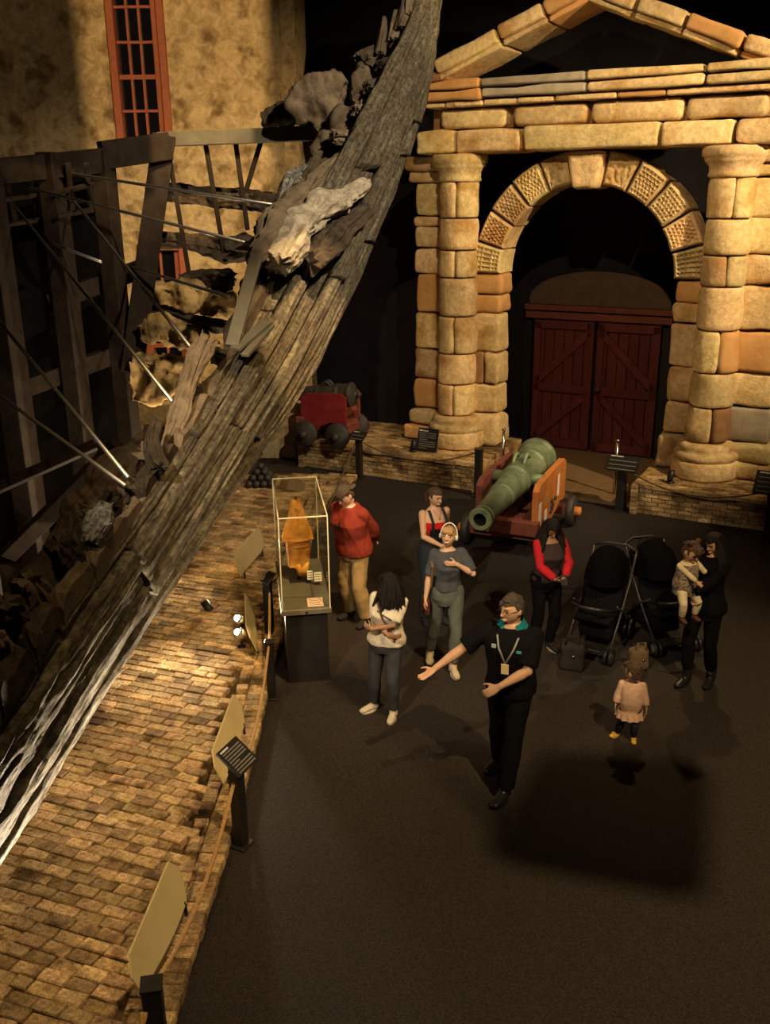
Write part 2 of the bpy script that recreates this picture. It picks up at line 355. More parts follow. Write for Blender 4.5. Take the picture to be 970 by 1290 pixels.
# unseen lamp body; two flaps added to cut straight light edges on the stone wall
wl = thing('added_wall_spotlight', 'unseen black ceiling spotlight with two flaps added to trim its light on the limestone wall', 'lamp', WALL_LAMP)
_d = (Vector((-5.2, 17.4, 5.6)) - WALL_LAMP).normalized()
b = B(); lathe(b, [(0, -.34), (.09, -.34), (.11, -.28), (.11, -.05), (.10, -.05), (.10, -.10), (0, -.10)], 18, frame_of(_d).to_4x4()); obj('lamp_housing', b, M_BLACK, wl, True)
b = B(); tube(b, [-_d*.2, Vector((0, 0, 10.0 - WALL_LAMP.z))], .02, 8); obj('hanger', b, M_BLACK, wl)
for px_, s_ in ((104, -1), (338, 1)):
    e = (at(px_, 90, WY) - WALL_LAMP); e *= .5/e.length; lat_ = Vector((s_*.94, s_*.34, 0)); c_ = e + lat_*.25
    b = B(); bar(b, c_ - Vector((0, 0, .4)), c_ + Vector((0, 0, .4)), .5, .006, side=lat_); obj('light_trim_flap', b, M_BLACK, wl)
    b = B(); bar(b, c_ + Vector((0, 0, .3)), -_d*.06, .012, .012); obj('flap_arm', b, M_BLACK, wl)
# unseen panel added in the floor light, shaped to cast the rounded floor shadow
hp_pts = [ground(612, 1085), ground(893, 1140), ground(898, 968), ground(690, 950)]
hp_q = [FLOOR_LAMP + (p - FLOOR_LAMP)*.2 for p in hp_pts]; hp_c = sum(hp_q, Vector())/4
hg = thing('shadow_panel', 'unseen black panel with rounded corners, hung by two rods to cast a shadow on the floor', 'panel', hp_c)
b = B(); pts = []
for i in range(4):
    p0, p1, p2 = hp_q[i-1] - hp_c, hp_q[i] - hp_c, hp_q[(i+1) % 4] - hp_c
    a_, c_ = p1.lerp(p0, .16), p1.lerp(p2, .16)
    for k in range(6): t_ = k/5; pts.append(a_*(1-t_)**2 + p1*(2*t_*(1-t_)) + c_*t_**2)
prism(b, pts, (0, 0, .03)); obj('panel_sheet', b, M_BLACK, hg)
for k in (0, 2):
    q = (hp_q[k] - hp_c)*.7; b = B(); tube(b, [q, Vector((q.x, q.y, 10.0 - hp_c.z))], .01, 8); obj('hanging_rod', b, M_IRON, hg)

# ------------------------------------------------------------------ sandstone gate
def grid_block(bm, cx, cy, cz, sx, sy, sz, r=.05, amp=.018, freq=3.2, mid=2, warp=None):
    r = min(r, sx*.3, sy*.3, sz*.3)
    def coords(h): return [-h, -h + r*.45, -h + r] + [(-h + r) + (2*(h - r))*k/(mid+1) for k in range(1, mid+1)] + [h - r, h - r*.45, h]
    X, Y, Z = coords(sx/2), coords(sy/2), coords(sz/2); hs = (sx/2, sy/2, sz/2); vd = {}
    off = Vector((random.random()*99, random.random()*99, random.random()*99))
    def V(i, j, k):
        if (i, j, k) in vd: return vd[i, j, k]
        p = Vector((X[i], Y[j], Z[k])); inn = Vector([max(-(h-r), min(h-r, c)) for c, h in zip(p, hs)]); d = p - inn
        if d.length > 1e-9: p = inn + d.normalized()*r
        q = p.normalized() if p.length else p
        nrm = d.normalized() if d.length > 1e-9 else q
        p = p + nrm*(amp*noise.fractal(p*freq + off, 1.0, 2.0, 3))
        p += Vector((cx, cy, cz))
        if warp: p = warp(p)
        vd[i, j, k] = bm.verts.new(p); return vd[i, j, k]
    n = len(X) - 1
    for i in range(n):
        for j in range(n):
            for s in (0, n):
                bm.faces.new((V(i, j, s), V(i+1, j, s), V(i+1, j+1, s), V(i, j+1, s)))
                bm.faces.new((V(i, s, j), V(i+1, s, j), V(i+1, s, j+1), V(i, s, j+1)))
                bm.faces.new((V(s, i, j), V(s, i+1, j), V(s, i+1, j+1), V(s, i, j+1)))
    return bm
gate = thing('stone_gate', 'tall golden sandstone portico with two columns, round arch and broken pediment around the red door', 'gate', GATE, PH)
def gblock(name, u0, u1, n0, n1, z0, z1, m=M_STONE, r=.05, gap=.018, amp=.034):
    bm = B(); grid_block(bm, (u0+u1)/2, -(n0+n1)/2, (z0+z1)/2, u1-u0-gap, n1-n0, z1-z0-gap, r, amp)
    return obj(name, bm, m, gate, True)
def pick(ch=.16):
    x = random.random()
    return M_STONE_OR if x < ch else (M_STONE_GR if x < ch*1.25 else M_STONE)
CZ = [5.0, 4.42, 3.90, 3.45, 2.80, 2.16, 1.62, 1.07]
def drum(cu, z0, z1, R, a0, a1, m):
    bm = B(); k = 26 if a1 - a0 > 6 else 14; g = .012
    pol = []
    if a1 - a0 > 6: pol = [(R*cos(2*pi*i/k), R*sin(2*pi*i/k)) for i in range(k)]
    else:
        pol = [(R*cos(a0 + (a1-a0)*i/k), R*sin(a0 + (a1-a0)*i/k)) for i in range(k+1)]
        mx = (a0+a1)/2; pol.append((-.02*cos(mx), -.02*sin(mx))) if a1 - a0 < pi else None
    hs = [z0+g, z0+g+.02, z0+g+.06, z0+g+.14, (z0+z1)/2, z1-g-.14, z1-g-.06, z1-g-.02, z1-g]; sc = [.91, .965, .995, 1.01, 1.012, 1.01, .995, .965, .91]
    cx = sum(p[0] for p in pol)/len(pol); cy = sum(p[1] for p in pol)/len(pol); rings = []
    off = Vector((random.random()*99, random.random()*99, 0))
    for h, s in zip(hs, sc):
        ring = []
        for (x, y) in pol:
            q = Vector((cx + (x-cx)*s, cy + (y-cy)*s, h)); d = Vector((x-cx, y-cy, 0)).normalized()
            q += d * (.03*noise.fractal(q*3.4 + off, 1, 2, 3)); ring.append(bm.verts.new(q + Vector((cu, 0, 0))))
        rings.append(ring)
    for a, c in zip(rings, rings[1:]):
        for i in range(len(pol)): bm.faces.new((a[i], a[(i+1) % len(pol)], c[(i+1) % len(pol)], c[i]))
    bm.faces.new(rings[0][::-1]); bm.faces.new(rings[-1])
    return obj('column_drum', bm, m, gate, True)
for ci, cu in enumerate((0.0, 4.36)):
    for i in range(7):
        z1, z0 = CZ[i], CZ[i+1]; R = .325 + .012*i/6
        if i % 2 == 0:
            sp = radians(-78 + (0 if ci == 0 else 6)) ; g = .035
            if ci == 1 and i in (4, 6): ms = (M_STONE, M_STONE_OR if i == 4 else M_STONE_DK)
            else: ms = (M_STONE, M_STONE)
            drum(cu, z0, z1, R, sp + pi + .15, sp + 2*pi - g, ms[0]); drum(cu, z0, z1, R, sp + g, sp + pi + .1, ms[1])
        else: drum(cu, z0, z1, R, 0, 2*pi, M_STONE)
    mt = Matrix.Translation((cu, 0, 0))
    b = B(); lathe(b, [(.0, 4.99), (.33, 4.99), (.36, 5.02), (.345, 5.06), (.35, 5.14), (.40, 5.2), (.43, 5.24), (.43, 5.27), (.46, 5.29), (.465, 5.38), (.45, 5.42), (0, 5.42)], 32, mt); rough(b, .014, 4)
    obj('capital', b, M_STONE, gate, True)
    b = B(); lathe(b, [(0, .5), (.50, .5), (.52, .53), (.515, .74), (.50, .78), (0, .78)], 28, mt); rough(b, .016, 3); obj('column_base', b, M_STONE, gate, True)
    b = B(); lathe(b, [(0, .775), (.46, .775), (.495, .81), (.50, .86), (.46, .91), (.43, .93), (.44, .97), (.42, 1.02), (.37, 1.06), (0, 1.06)], 28, mt); rough(b, .014, 3); obj('column_base', b, M_STONE, gate, True)
# piers behind the columns: outer pilasters and arch jambs
PZ = [5.0, 4.44, 4.27, 3.91, 3.46, 2.79, 2.15, 1.61, 1.06]
JZ = [3.52, 3.16, 2.84, 2.17, 1.6, 1.08]
for side in (0, 1):
    X = (lambda a, c: (a, c)) if side == 0 else (lambda a, c: (4.36 - c, 4.36 - a))
    zs = PZ if side == 0 else [z for z in PZ if z != 4.27]
    for i in range(len(zs) - 1):
        u0, u1 = X(-.92 - random.uniform(-.03, .03), -.1)
        m = pick(.2)
        if side == 1: m = {2: M_STONE, 3: M_STONE, 4: M_STONE_OR, 6: M_STONE_GR}.get(i, M_STONE)
        gblock('pier_block', u0, u1, -.62, -.12 + random.uniform(-.02, .03), zs[i+1], zs[i], m, .06)
    u0, u1 = X(-1.0, -.1); gblock('pier_capital', u0, u1, -.62, -.05, 5.0, 5.18, M_STONE, .07)
    u0, u1 = X(-1.06, -.1); gblock('pier_capital', u0, u1, -.62, .02, 5.18, 5.42, M_STONE, .06)
    u0, u1 = X(-1.0, -.1); gblock('pier_base', u0, u1, -.62, .02, .76, 1.06, M_STONE, .08)
    u0, u1 = X(-1.06, -.1); gblock('pier_base', u0, u1, -.62, .08, .5, .76, M_STONE_OR if side == 0 else M_STONE, .05)
    for i in range(5):
        u0, u1 = X(-.08, .73 + random.uniform(-.015, .02))
        m = [M_STONE_OR, M_STONE_OR, M_STONE, M_STONE, M_STONE][i] if side == 0 else [M_STONE_OR, M_STONE, M_STONE, M_STONE, M_STONE][i]
        if side == 0 and i == 3:
            gblock('jamb_block', .0, .46, -.6, -.1, JZ[4], JZ[3], M_STONE_DK, .05); gblock('jamb_block', .46, .74, -.62, -.1, JZ[4], JZ[3], M_STONE, .06); continue
        gblock('jamb_block', u0, u1, -.62, -.1 + random.uniform(-.02, .02), JZ[i+1], JZ[i], m, .06)
    u0, u1 = X(-.08, .80); gblock('jamb_base', u0, u1, -.62, -.02, .5, 1.08, M_STONE, .1)
# voussoirs with drilled faces
AC = Vector((2.17, 0, 3.51))
def voussoir(a0, a1, r0, r1, n0, n1, holes, m):
    bm = B(); N = 24 if holes else 8; off = Vector((random.random()*99, random.random()*99, 0)); ga = .012
    def P(s, t, y, dep=0):
        e = .06
        ss, tt = s, t
        a = a0 + ga + (a1 - a0 - 2*ga)*ss; r = r0 + .008 + (r1 - r0 - .016)*tt
        return Vector((AC.x + r*sin(a), y + dep, AC.z + r*cos(a)))
    W, Hh = abs(a1-a0)*(r0+r1)/2, r1 - r0
    def depth(s, t):
        x, z = (s-.5)*W, (t-.5)*Hh; ed = min(s*W, (1-s)*W, t*Hh, (1-t)*Hh)
        d = .05*max(0, 1 - ed/.05)**2
        if holes and ed > .045:
            px = .068 if holes == 1 else .078; pz = .06
            row = round(z/pz); xo = px/2 if (row % 2 and holes == 1) else 0
            cxx = round((x - xo)/px)*px + xo; q = sqrt((x-cxx)**2 + (z-row*pz)**2)
            if holes == 2: q = max(abs(x-cxx), abs(z-row*pz))*1.05
            if holes == 3: d += .035*max(0, noise.noise(Vector((x*16, z*16, off.x))))**.6
            else: d += .045*max(0, 1 - (q/.029)**3)
        return d + .012*noise.fractal(Vector((x*4, z*4, 0)) + off, 1, 2, 2)
    f = [[bm.verts.new(P(i/N, j/N, -n1, depth(i/N, j/N))) for j in range(N+1)] for i in range(N+1)]
    for i in range(N):
        for j in range(N): bm.faces.new((f[i][j], f[i+1][j], f[i+1][j+1], f[i][j+1]))
    rim = [(i, 0) for i in range(N)] + [(N, j) for j in range(N)] + [(i, N) for i in range(N, 0, -1)] + [(0, j) for j in range(N, 0, -1)]
    bk = [bm.verts.new(P(i/N, j/N, -n0)) for i, j in rim]; L = len(rim)
    for k in range(L):
        a, c = rim[k], rim[(k+1) % L]; bm.faces.new((f[a[0]][a[1]], f[c[0]][c[1]], bk[(k+1) % L], bk[k]))
    bm.faces.new(bk)
    return obj('voussoir', bm, m, gate, False)
da = radians(81/5)
for side in (-1, 1):
    for k in range(5):
        a0 = radians(9) + da*k
        rin, rout = 1.43 + random.uniform(-.015, .015), 1.93 + random.uniform(-.02, .03)
        hol = [3, 1, 1, 1, 2][k]
        a, c = (side*a0, side*(a0 + da))
        voussoir(min(a, c), max(a, c), rin, rout, -.62, -.02 + random.uniform(-.02, .03), hol, M_STONE)
b = B(); grid_block(b, 2.17, -(-.25), 5.14, .58, .8, .55, .07, .03, 4, 4, lambda p: Vector((2.17 + (p.x-2.17)*(.70 + .30*(p.z-4.86)/.55), p.y, p.z)))
obj('keystone', b, M_STONE, gate, True)
# entablature courses
for u0, u1, m in ((-.66, .07, M_STONE), (.07, 1.18, M_STONE), (1.22, 3.33, M_STONE_OR), (3.34, 4.36, M_STONE), (4.38, 5.02, M_STONE)):
    gblock('architrave_block', u0, u1, -.5, .36 + random.uniform(-.02, .02), 5.42, 5.78, m if m != M_STONE_OR else M_STONE, .06)
for u0, u1 in ((-.27, .90), (1.02, 2.2), (2.25, 3.62), (3.66, 4.76)): gblock('frieze_block', u0, u1, -.5, .27 + random.uniform(-.03, .03), 5.79, 6.10, M_STONE, .09, amp=.03)
b = B(); box(b, (2.18, .2, 5.95), (5.3, .5, .3)); obj('frieze_core', b, M_STONE_DK, gate)
for u0, u1 in ((-.45, -.1), (-.1, .06), (.06, .56), (.56, 1.12), (1.13, 1.72), (1.74, 2.67), (2.68, 3.38), (3.39, 4.95)): gblock('cornice_strip', u0, u1, -.5, .42 + random.uniform(-.02, .02), 6.11, 6.20, pick(.25), .03, .015, .012)
for u0, u1, m in ((-.75, .55, M_STONE_OR), (.56, 2.24, M_STONE_GR), (2.25, 3.93, M_STONE), (3.94, 5.15, M_STONE)):
    gblock('cornice_block', u0, u1, -.5, .52, 6.21, 6.36, m, .05); gblock('cornice_block', u0, u1, -.5, .58, 6.36, 6.5, m, .04)
# raking pediment
def rake(p0, p1, t0, t1):
    (ua, za), (ub, zb) = p0, p1; d = Vector((ub-ua, 0, zb-za)); L = d.length; d.normalize(); nn = Vector((-d.z, 0, d.x))
    if nn.z < 0: nn = -nn
    for (o0, o1, n1, r) in ((t0, t0*.45, .40, .03), (t0*.45, t1, .5, .05)):
        bm = B(); R = Matrix((d, Vector((0, 1, 0)), nn)).transposed()
        grid_block(bm, 0, 0, 0, L - .02, .5 + n1, o1 - o0, r, .02, 3)
        bmesh.ops.transform(bm, matrix=Matrix.Translation(Vector(((ua+ub)/2, -(n1-.5)/2, (za+zb)/2)) + nn*((o0+o1)/2)) @ R.to_4x4(), verts=bm.verts)
        obj('pediment_block', bm, pick(.1), gate, True)
for p0, p1 in (((-.25, 6.66), (.80, 7.06)), ((.82, 7.08), (1.52, 7.34)), ((1.54, 7.34), (2.14, 7.58)), ((2.2, 7.58), (2.86, 7.30)), ((2.9, 7.29), (3.58, 7.03)), ((3.6, 7.02), (4.36, 6.70)), ((4.38, 6.69), (4.95, 6.5))):
    rake(p0, p1, -.15, .14)
gblock('pediment_block', -.55, -.05, -.4, .4, 6.5, 6.66, M_STONE_DK, .07)
# brick plinths under the gate
def brickwork(name, u0, u1, n0, n1, h, parent_name, label):
    root = thing(parent_name, label, 'plinth', GATE, PH, None)
    b = B(); box(b, ((u0+u1)/2, -(n0+n1)/2, h/2 - .01), (u1-u0-.04, n1-n0-.04, h-.02)); obj('core', b, M_MORTAR, root)
    b = B(); bl, bh = .205, .062
    rows = int(h/bh)
    for r in range(rows):
        z = (r+.5)*h/rows; x = u0 - (bl/2 if r % 2 else 0)
        while x < u1:
            xa, xb = max(x, u0), min(x+bl, u1)
            if xb - xa > .03:
                j = random.uniform(-.008, .008); box(b, ((xa+xb)/2, -(n1 + j) + .05, z), (xb-xa-.012, .1, h/rows-.012))
            x += bl
        for uu, s in ((u0, 1), (u1, -1)):
            y = n0
            while y < n1 - .1: box(b, (uu + s*.05, -(y + bl/2), z), (.1, bl - .012, h/rows-.012)); y += bl
    y = n0; r = 0
    while y < n1 - .04:
        x = u0 - (bl/2 if r % 2 else 0)
        while x < u1:
            xa, xb = max(x, u0), min(x+bl, u1)
            if xb - xa > .03: box(b, ((xa+xb)/2, -(y+.05), h - .03 + random.uniform(-.006, .006)), (xb-xa-.012, .092, .06))
            x += bl
        y += .1; r += 1
    _o = tag(obj('brick_facing', b, M_BRICKS, root), kind='stuff'); tint_faces(_o, 6); return root
brickwork('brick_plinth', -2.7, .92, -.9, 1.06, .49, 'brick_plinth', 'low brick plinth under the gate column that stands beside the ship hull')
brickwork('brick_plinth', 3.48, 6.1, -1.2, .95, .49, 'brick_plinth', 'low brick plinth under the gate column on the far side of the bronze cannon')

# ------------------------------------------------------------------ brick paving beside the hull
EDGE = [(3.2, -1.36), (4.47, -1.30), (6, -1.22), (7.7, -1.18), (9, -1.2), (10.5, -1.12), (13, -1.05), (15, -.9), (16.0, -.5), (16.4, -.4)]
def edge_x(y):
    for (ya, xa), (yb, xb) in zip(EDGE, EDGE[1:]):
        if ya <= y <= yb: return xa + (xb-xa)*(y-ya)/(yb-ya)
    return EDGE[0][1] if y < EDGE[0][0] else EDGE[-1][1]
pave = tag(link('floor_brick_paving', None), kind='structure')
b = B(); pl = [(x, y, .005) for y, x in EDGE]; pl = [(x - .02, y, z) for x, y, z in pl] + [(-7, 16.4, .005), (-7, 3.2, .005)]
prism(b, pl, (0, 0, .025)); obj('sand_bed', b, M_MORTAR, pave)
def brick_mesh(L, W, Hh, seed):
    random.seed(seed); bm = B(); grid = []
    c = .008
    for z, ins in ((0, 0), (Hh - c, 0), (Hh, c)):
        grid.append([bm.verts.new((sx*(L/2 - ins) + random.uniform(-.004, .004), sy*(W/2 - ins) + random.uniform(-.003, .003), z + (random.uniform(-.003, .003) if z else 0))) for sx, sy in ((-1, -1), (1, -1), (1, 1), (-1, 1))])
    for a, d in zip(grid, grid[1:]):
        for k in range(4): bm.faces.new((a[k], a[(k+1) % 4], d[(k+1) % 4], d[k]))
    bm.faces.new(grid[-1]); me = bpy.data.meshes.new('brick'); bmesh.ops.recalc_face_normals(bm, faces=bm.faces); bm.to_mesh(me); bm.free(); me.materials.append(M_BRICK); return me
BM_ = [brick_mesh(.198, .096, .07, s) for s in range(6)]; BH_ = [brick_mesh(.118, .096, .07, s) for s in range(6, 9)]
random.seed(11)
ang = radians(-20); ca, sa = cos(ang), sin(ang); spots = []
for r in range(-20, 190):
    v = r*.104; uo = -8 + (0.1 if r % 2 else 0) + random.uniform(-.03, .03)
    uu = uo
    while uu < 8:
        half = random.random() < .08; L = .125 if half else .206; cu = uu + L/2; uu += L
        x, y = cu*ca - v*sa, cu*sa + v*ca
        if 3.3 < y < 16.2 and x > -4.3 and x < edge_x(y) - .36:
            spots.append((x, y, half, ang + random.gauss(0, .018)))
yb = 3.3
while yb < 16.1:
    xe = edge_x(yb); sl_ = atan2(edge_x(yb + .1) - edge_x(yb - .1), .2); a = -sl_ + random.gauss(0, .02)
    spots.append((xe - .11 + random.uniform(-.008, .008), yb, False, a)); 
    if random.random() < .9: spots.append((xe - .27, yb + random.uniform(-.01, .01), True, a))
    yb += .104
def seen(s):
    p = Vector((s[0], s[1], .08)) - EYE; q = _R.transposed() @ p; px = 485 + FPX*q.x/-q.z; py = 645 - FPX*q.y/-q.z
    sil = np.interp(py, [0, 60, 240, 440, 640, 880, 1075, 1240], [546, 545, 500, 410, 300, 150, 0, -120])
    return (px > sil - 5 and py < 1300, -p.length)
spots.sort(key=seen, reverse=True)
rest = B()
for k, (x, y, half, a) in enumerate(spots):
    z = .018 + random.uniform(-.007, .009)
    if k < 300:
        o = link('brick', random.choice(BH_ if half else BM_), parent=pave, loc=(x, y, z)); o.rotation_euler = (random.gauss(0, .012), random.gauss(0, .012), a)
    else:
        L = .118 if half else .198; c, s = cos(a), sin(a)
        R = Matrix.Rotation(a, 3, 'Z'); vs = []
        for zz, ins in ((0, 0), (.062, 0), (.07, .008)):
            vs.append([rest.verts.new(Vector((x, y, z)) + R @ Vector((i*(L/2-ins), j*(.048-ins), zz))) for i, j in ((-1, -1), (1, -1), (1, 1), (-1, 1))])
        for p, q in zip(vs, vs[1:]):
            for i in range(4): rest.faces.new((p[i], p[(i+1) % 4], q[(i+1) % 4], q[i]))
        rest.faces.new(vs[-1])
_bf = tag(obj('brick_field', rest, M_BRICKS, pave), kind='stuff'); tint_faces(_bf, 9)
# ================================================================== THE WRECK
# half-breadth line (outermost bulge) and ragged upper edge of the hull side, surveyed from the photograph
S_ = [(-118, 1246, 3.6), (2, 1084, 4.5), (130, 875, 5.6), (284, 635, 7.1), (408, 446, 9.0), (499, 240, 10.8), (536, 110, 11.8), (546, 10, 12.4), (548, -60, 12.8)]
T_ = [(-160, 1040, 3.3), (-28, 890, 4.2), (88, 728, 5.2), (206, 572, 6.6), (300, 420, 8.3), (402, 235, 10.0), (476, 96, 11.2), (522, 8, 12.0), (534, -60, 12.5)]
SP = [at(*p) for p in S_]; TP = [at(*p) for p in T_]
def crom(P, t):
    t = max(0.0, min(1.0, t))*(len(P)-1); i = min(int(t), len(P)-2); f = t - i
    p0, p1, p2, p3 = P[max(i-1, 0)], P[i], P[i+1], P[min(i+2, len(P)-1)]
    return .5*((2*p1) + (p2-p0)*f + (2*p0-5*p1+4*p2-p3)*f*f + (3*p1-p0-3*p2+p3)*f*f*f)
KEEL = [Vector((p.x - 1.9 + .08*i, p.y + .5, max(.5, p.z - 1.5))) for i, p in enumerate(SP)]
def hull(s, v):
    """v 0 upper edge .. 1 bulge .. 2 keel side"""
    a, c, k = crom(TP, s), crom(SP, s), crom(KEEL, s)
    t = (crom(SP, s + .01) - crom(SP, s - .01)).normalized()
    if v <= 1:
        p = a.lerp(c, v); o = t.cross(a - c).normalized()
        if o.x < 0 and o.z < 0: o = -o
        return p + o*(.10*sin(pi*v)) 
    q = v - 1; p = c.lerp(k, q); e = (k - c).normalized(); o = t.cross(-e).normalized()
    if o.x < 0: o = -o
    return p + o*(.05*sin(pi*q))
def hull_n(s, v):
    e = .004; a = hull(s+e, v) - hull(s-e, v); c = hull(s, v+e*3) - hull(s, v-e*3); n = a.cross(c).normalized()
    return n if n.x > 0 or n.z > 0 else -n
def hn(s, v):
    n = hull_n(s, v); mid = crom(TP, s)*.5 + crom(KEEL, s)*.5
    return n if n.dot(hull(s, v) - mid) > 0 else -n
wreck = thing('ship_hull', 'long curved wreck of a wooden ship side with eroded planking rising towards the stone gate', 'ship hull')
def plank(s0, s1, v0, v1, thick, proud, seed, m=M_WOOD, rag0=0.0, name='hull_plank', parent=None):
    n = max(10, int((s1-s0)*210)); mm = 12; bm = B(); uv = bm.loops.layers.uv.new('UVMap'); off = Vector((seed*3.7, seed*1.3, 0))
    rows = []; par = {}
    for i in range(n+1):
        s = s0 + (s1-s0)*i/n; row = []
        top = rag0*(.5+.5*fbm(Vector((s*22, seed, 0)))) + .012*fbm(Vector((s*30, seed*2, 5)))
        bot = .012*fbm(Vector((s*30, seed*2, 9)))
        for j in range(mm+1):
            g = j/mm; v = v0 + top + (v1 + bot - v0 - top)*g
            p = hull(s, v); nn = hn(s, v)
            edge = min(g, 1-g); e = -.05*max(0, 1 - edge/.09)**2
            gr = .020*noise.fractal(Vector((s*24, v*22, seed)), 1, 2, 4)*(1.25 - s) - .045*(1.1 - s)*max(0, noise.noise(Vector((s*9, v*42, seed*5))) - .22) + .03*noise.fractal(Vector((s*38, v*5, seed*2)), 1, 2, 3)*max(0, s - .3)
            q = bm.verts.new(p + nn*(proud + e + gr)); par[q] = (s, v); row.append(q)
        rows.append(row)
    for i in range(n):
        for j in range(mm): bm.faces.new((rows[i][j], rows[i+1][j], rows[i+1][j+1], rows[i][j+1]))
    rim = [(i, 0) for i in range(n)] + [(n, j) for j in range(mm)] + [(i, mm) for i in range(n, 0, -1)] + [(0, j) for j in range(mm, 0, -1)]
    bk = []
    for i, j in rim:
        s, v = par[rows[i][j]]; q = bm.verts.new(hull(s, v) + hn(s, v)*(proud - thick)); par[q] = (s, v); bk.append(q)
    L = len(rim)
    for k in range(L):
        a, c = rim[k], rim[(k+1) % L]; bm.faces.new((rows[a[0]][a[1]], rows[c[0]][c[1]], bk[(k+1) % L], bk[k]))
    for i in range(n):   # inner face between the two long rims
        t0, t1 = bk[i], bk[i+1] if i+1 < n else bk[n]
        bi = lambda q: bk[n + mm + (n - q)] if q > 0 else bk[n + mm + n]
        try: bm.faces.new((t0, t1, bi(i+1), bi(i)))
        except Exception: pass
    for f in bm.faces:
        for l in f.loops: s, v = par[l.vert]; l[uv].uv = (v*2.1 + seed*.37, s*7)
    return obj(name, bm, m, parent or wreck, True)
random.seed(5)
VB = [0, .2, .39, .57, .73, .87, 1.0, 1.14, 1.3, 1.52, 1.76, 2.0]
for k in range(len(VB)-1):
    cuts = [0.0] + sorted(random.sample([.3, .42, .5, .58, .66, .72, .8], 2)) + [1.0 - (.0 if k < 6 else .04*(k-5))]
    if k == 0: cuts = [0, .22, .40, .52, .64, .97]
    for i in range(len(cuts)-1):
        pr = {1: .05, 3: .035, 5: .03}.get(k, 0) + random.uniform(-.02, .02)
        plank(cuts[i] + (.0015 if i else 0), cuts[i+1] - .0015, VB[k] + .004, VB[k+1] - .004, .09, pr, k*10 + i, rag0=.16 if k == 0 else 0)
# inner frames (ribs) that stick out above the broken upper edge
def log(name, pts, rad, m, seed=0, amp=.04, freq=4, parent=None, seg=12, sub=7):
    pts = [Vector(p) for p in pts]; P, Rr = [], []
    tot = sum((q - p).length for p, q in zip(pts, pts[1:])); n = max(14, int(tot/.028))
    for i in range(n+1):
        t = i/n; P.append(crom(pts, t)); x = t*(len(rad)-1); a = min(int(x), len(rad)-2) if len(rad) > 1 else 0
        ra, rb = rad[a], rad[min(a+1, len(rad)-1)]; f = x - a
        ra = ra if isinstance(ra, tuple) else (ra, ra); rb = rb if isinstance(rb, tuple) else (rb, rb)
        Rr.append((ra[0]*(1-f) + rb[0]*f, ra[1]*(1-f) + rb[1]*f))
    bm = B(); uv = bm.loops.layers.uv.new('UVMap'); seg = 30; rings = []; par = {}; prev = None
    for i, p in enumerate(P):
        t = (P[min(i+1, n)] - P[max(i-1, 0)]).normalized()
        x = frame_of(t).col[0] if prev is None else (prev - t*prev.dot(t)).normalized(); prev = x; y = t.cross(x); ring = []
        al = tot*i/n
        for k in range(seg):
            a = 2*pi*k/seg; a2 = a + .5*seed; ca_, sa_ = cos(a), sin(a); sq = 1/max(abs(cos(a2)), abs(sin(a2)))**.75
            d = 1 + (amp/.05)*(.34*noise.fractal(Vector((ca_*.5, sa_*.5, al*3.2 + seed*5)), 1, 2, 4))
            cr = noise.noise(Vector((ca_*2.6, sa_*2.6, al*1.3 + seed*3))); d -= .75*max(0, cr - .18)
            d += .16*noise.noise(Vector((ca_*5.5, sa_*5.5, al*5 + seed))) + .10*noise.noise(Vector((ca_*9, sa_*9, al*16 + seed)))
            e_ = (.9*noise.noise(Vector((ca_*2.2, sa_*2.2, seed*9 + i))) + .5*noise.noise(Vector((ca_*6, sa_*6, seed*4 + i))))*(1 if i in (0, n) else (.5 if i in (1, n-1) else 0))*Rr[i][0]
            q = bm.verts.new(p + (x*(Rr[i][0]*ca_) + y*(Rr[i][1]*sa_))*sq*max(.25, d) + t*e_); par[q] = (a/6.28, al); ring.append(q)
        rings.append(ring)
    for a_, c_ in zip(rings, rings[1:]):
        for k in range(seg): bm.faces.new((a_[k], a_[(k+1) % seg], c_[(k+1) % seg], c_[k]))
    for ring, rv in ((rings[0], True), (rings[-1], False)):
        c0 = bm.verts.new(sum((v.co for v in ring), Vector())/seg); par[c0] = par[ring[0]]
        for k in range(seg): bm.faces.new((ring[k], ring[(k+1) % seg], c0))
    for f in bm.faces:
        for l in f.loops: l[uv].uv = par[l.vert]
    return obj(name, bm, m, parent or wreck, False)
random.seed(21); s = .08; k = 0
while s < .80:
    up = random.uniform(.04, .16); inn = lambda v, d: hull(s, v) - hn(s, v)*d
    top = hull(s, 0) + (hull(s, 0) - hull(s, .2)).normalized()*up - hn(s, .05)*.14
    log('frame_timber', [top, inn(.12, .17), inn(.45, .2), inn(.9, .22), inn(1.4, .22)], [(.075, .06), (.10, .085), (.11, .1), (.12, .1), (.12, .1)], random.choice([M_TIMBER, M_TIMBERD, M_TIMBER]), k, .05, 5)
    s += random.uniform(.026, .04); k += 1
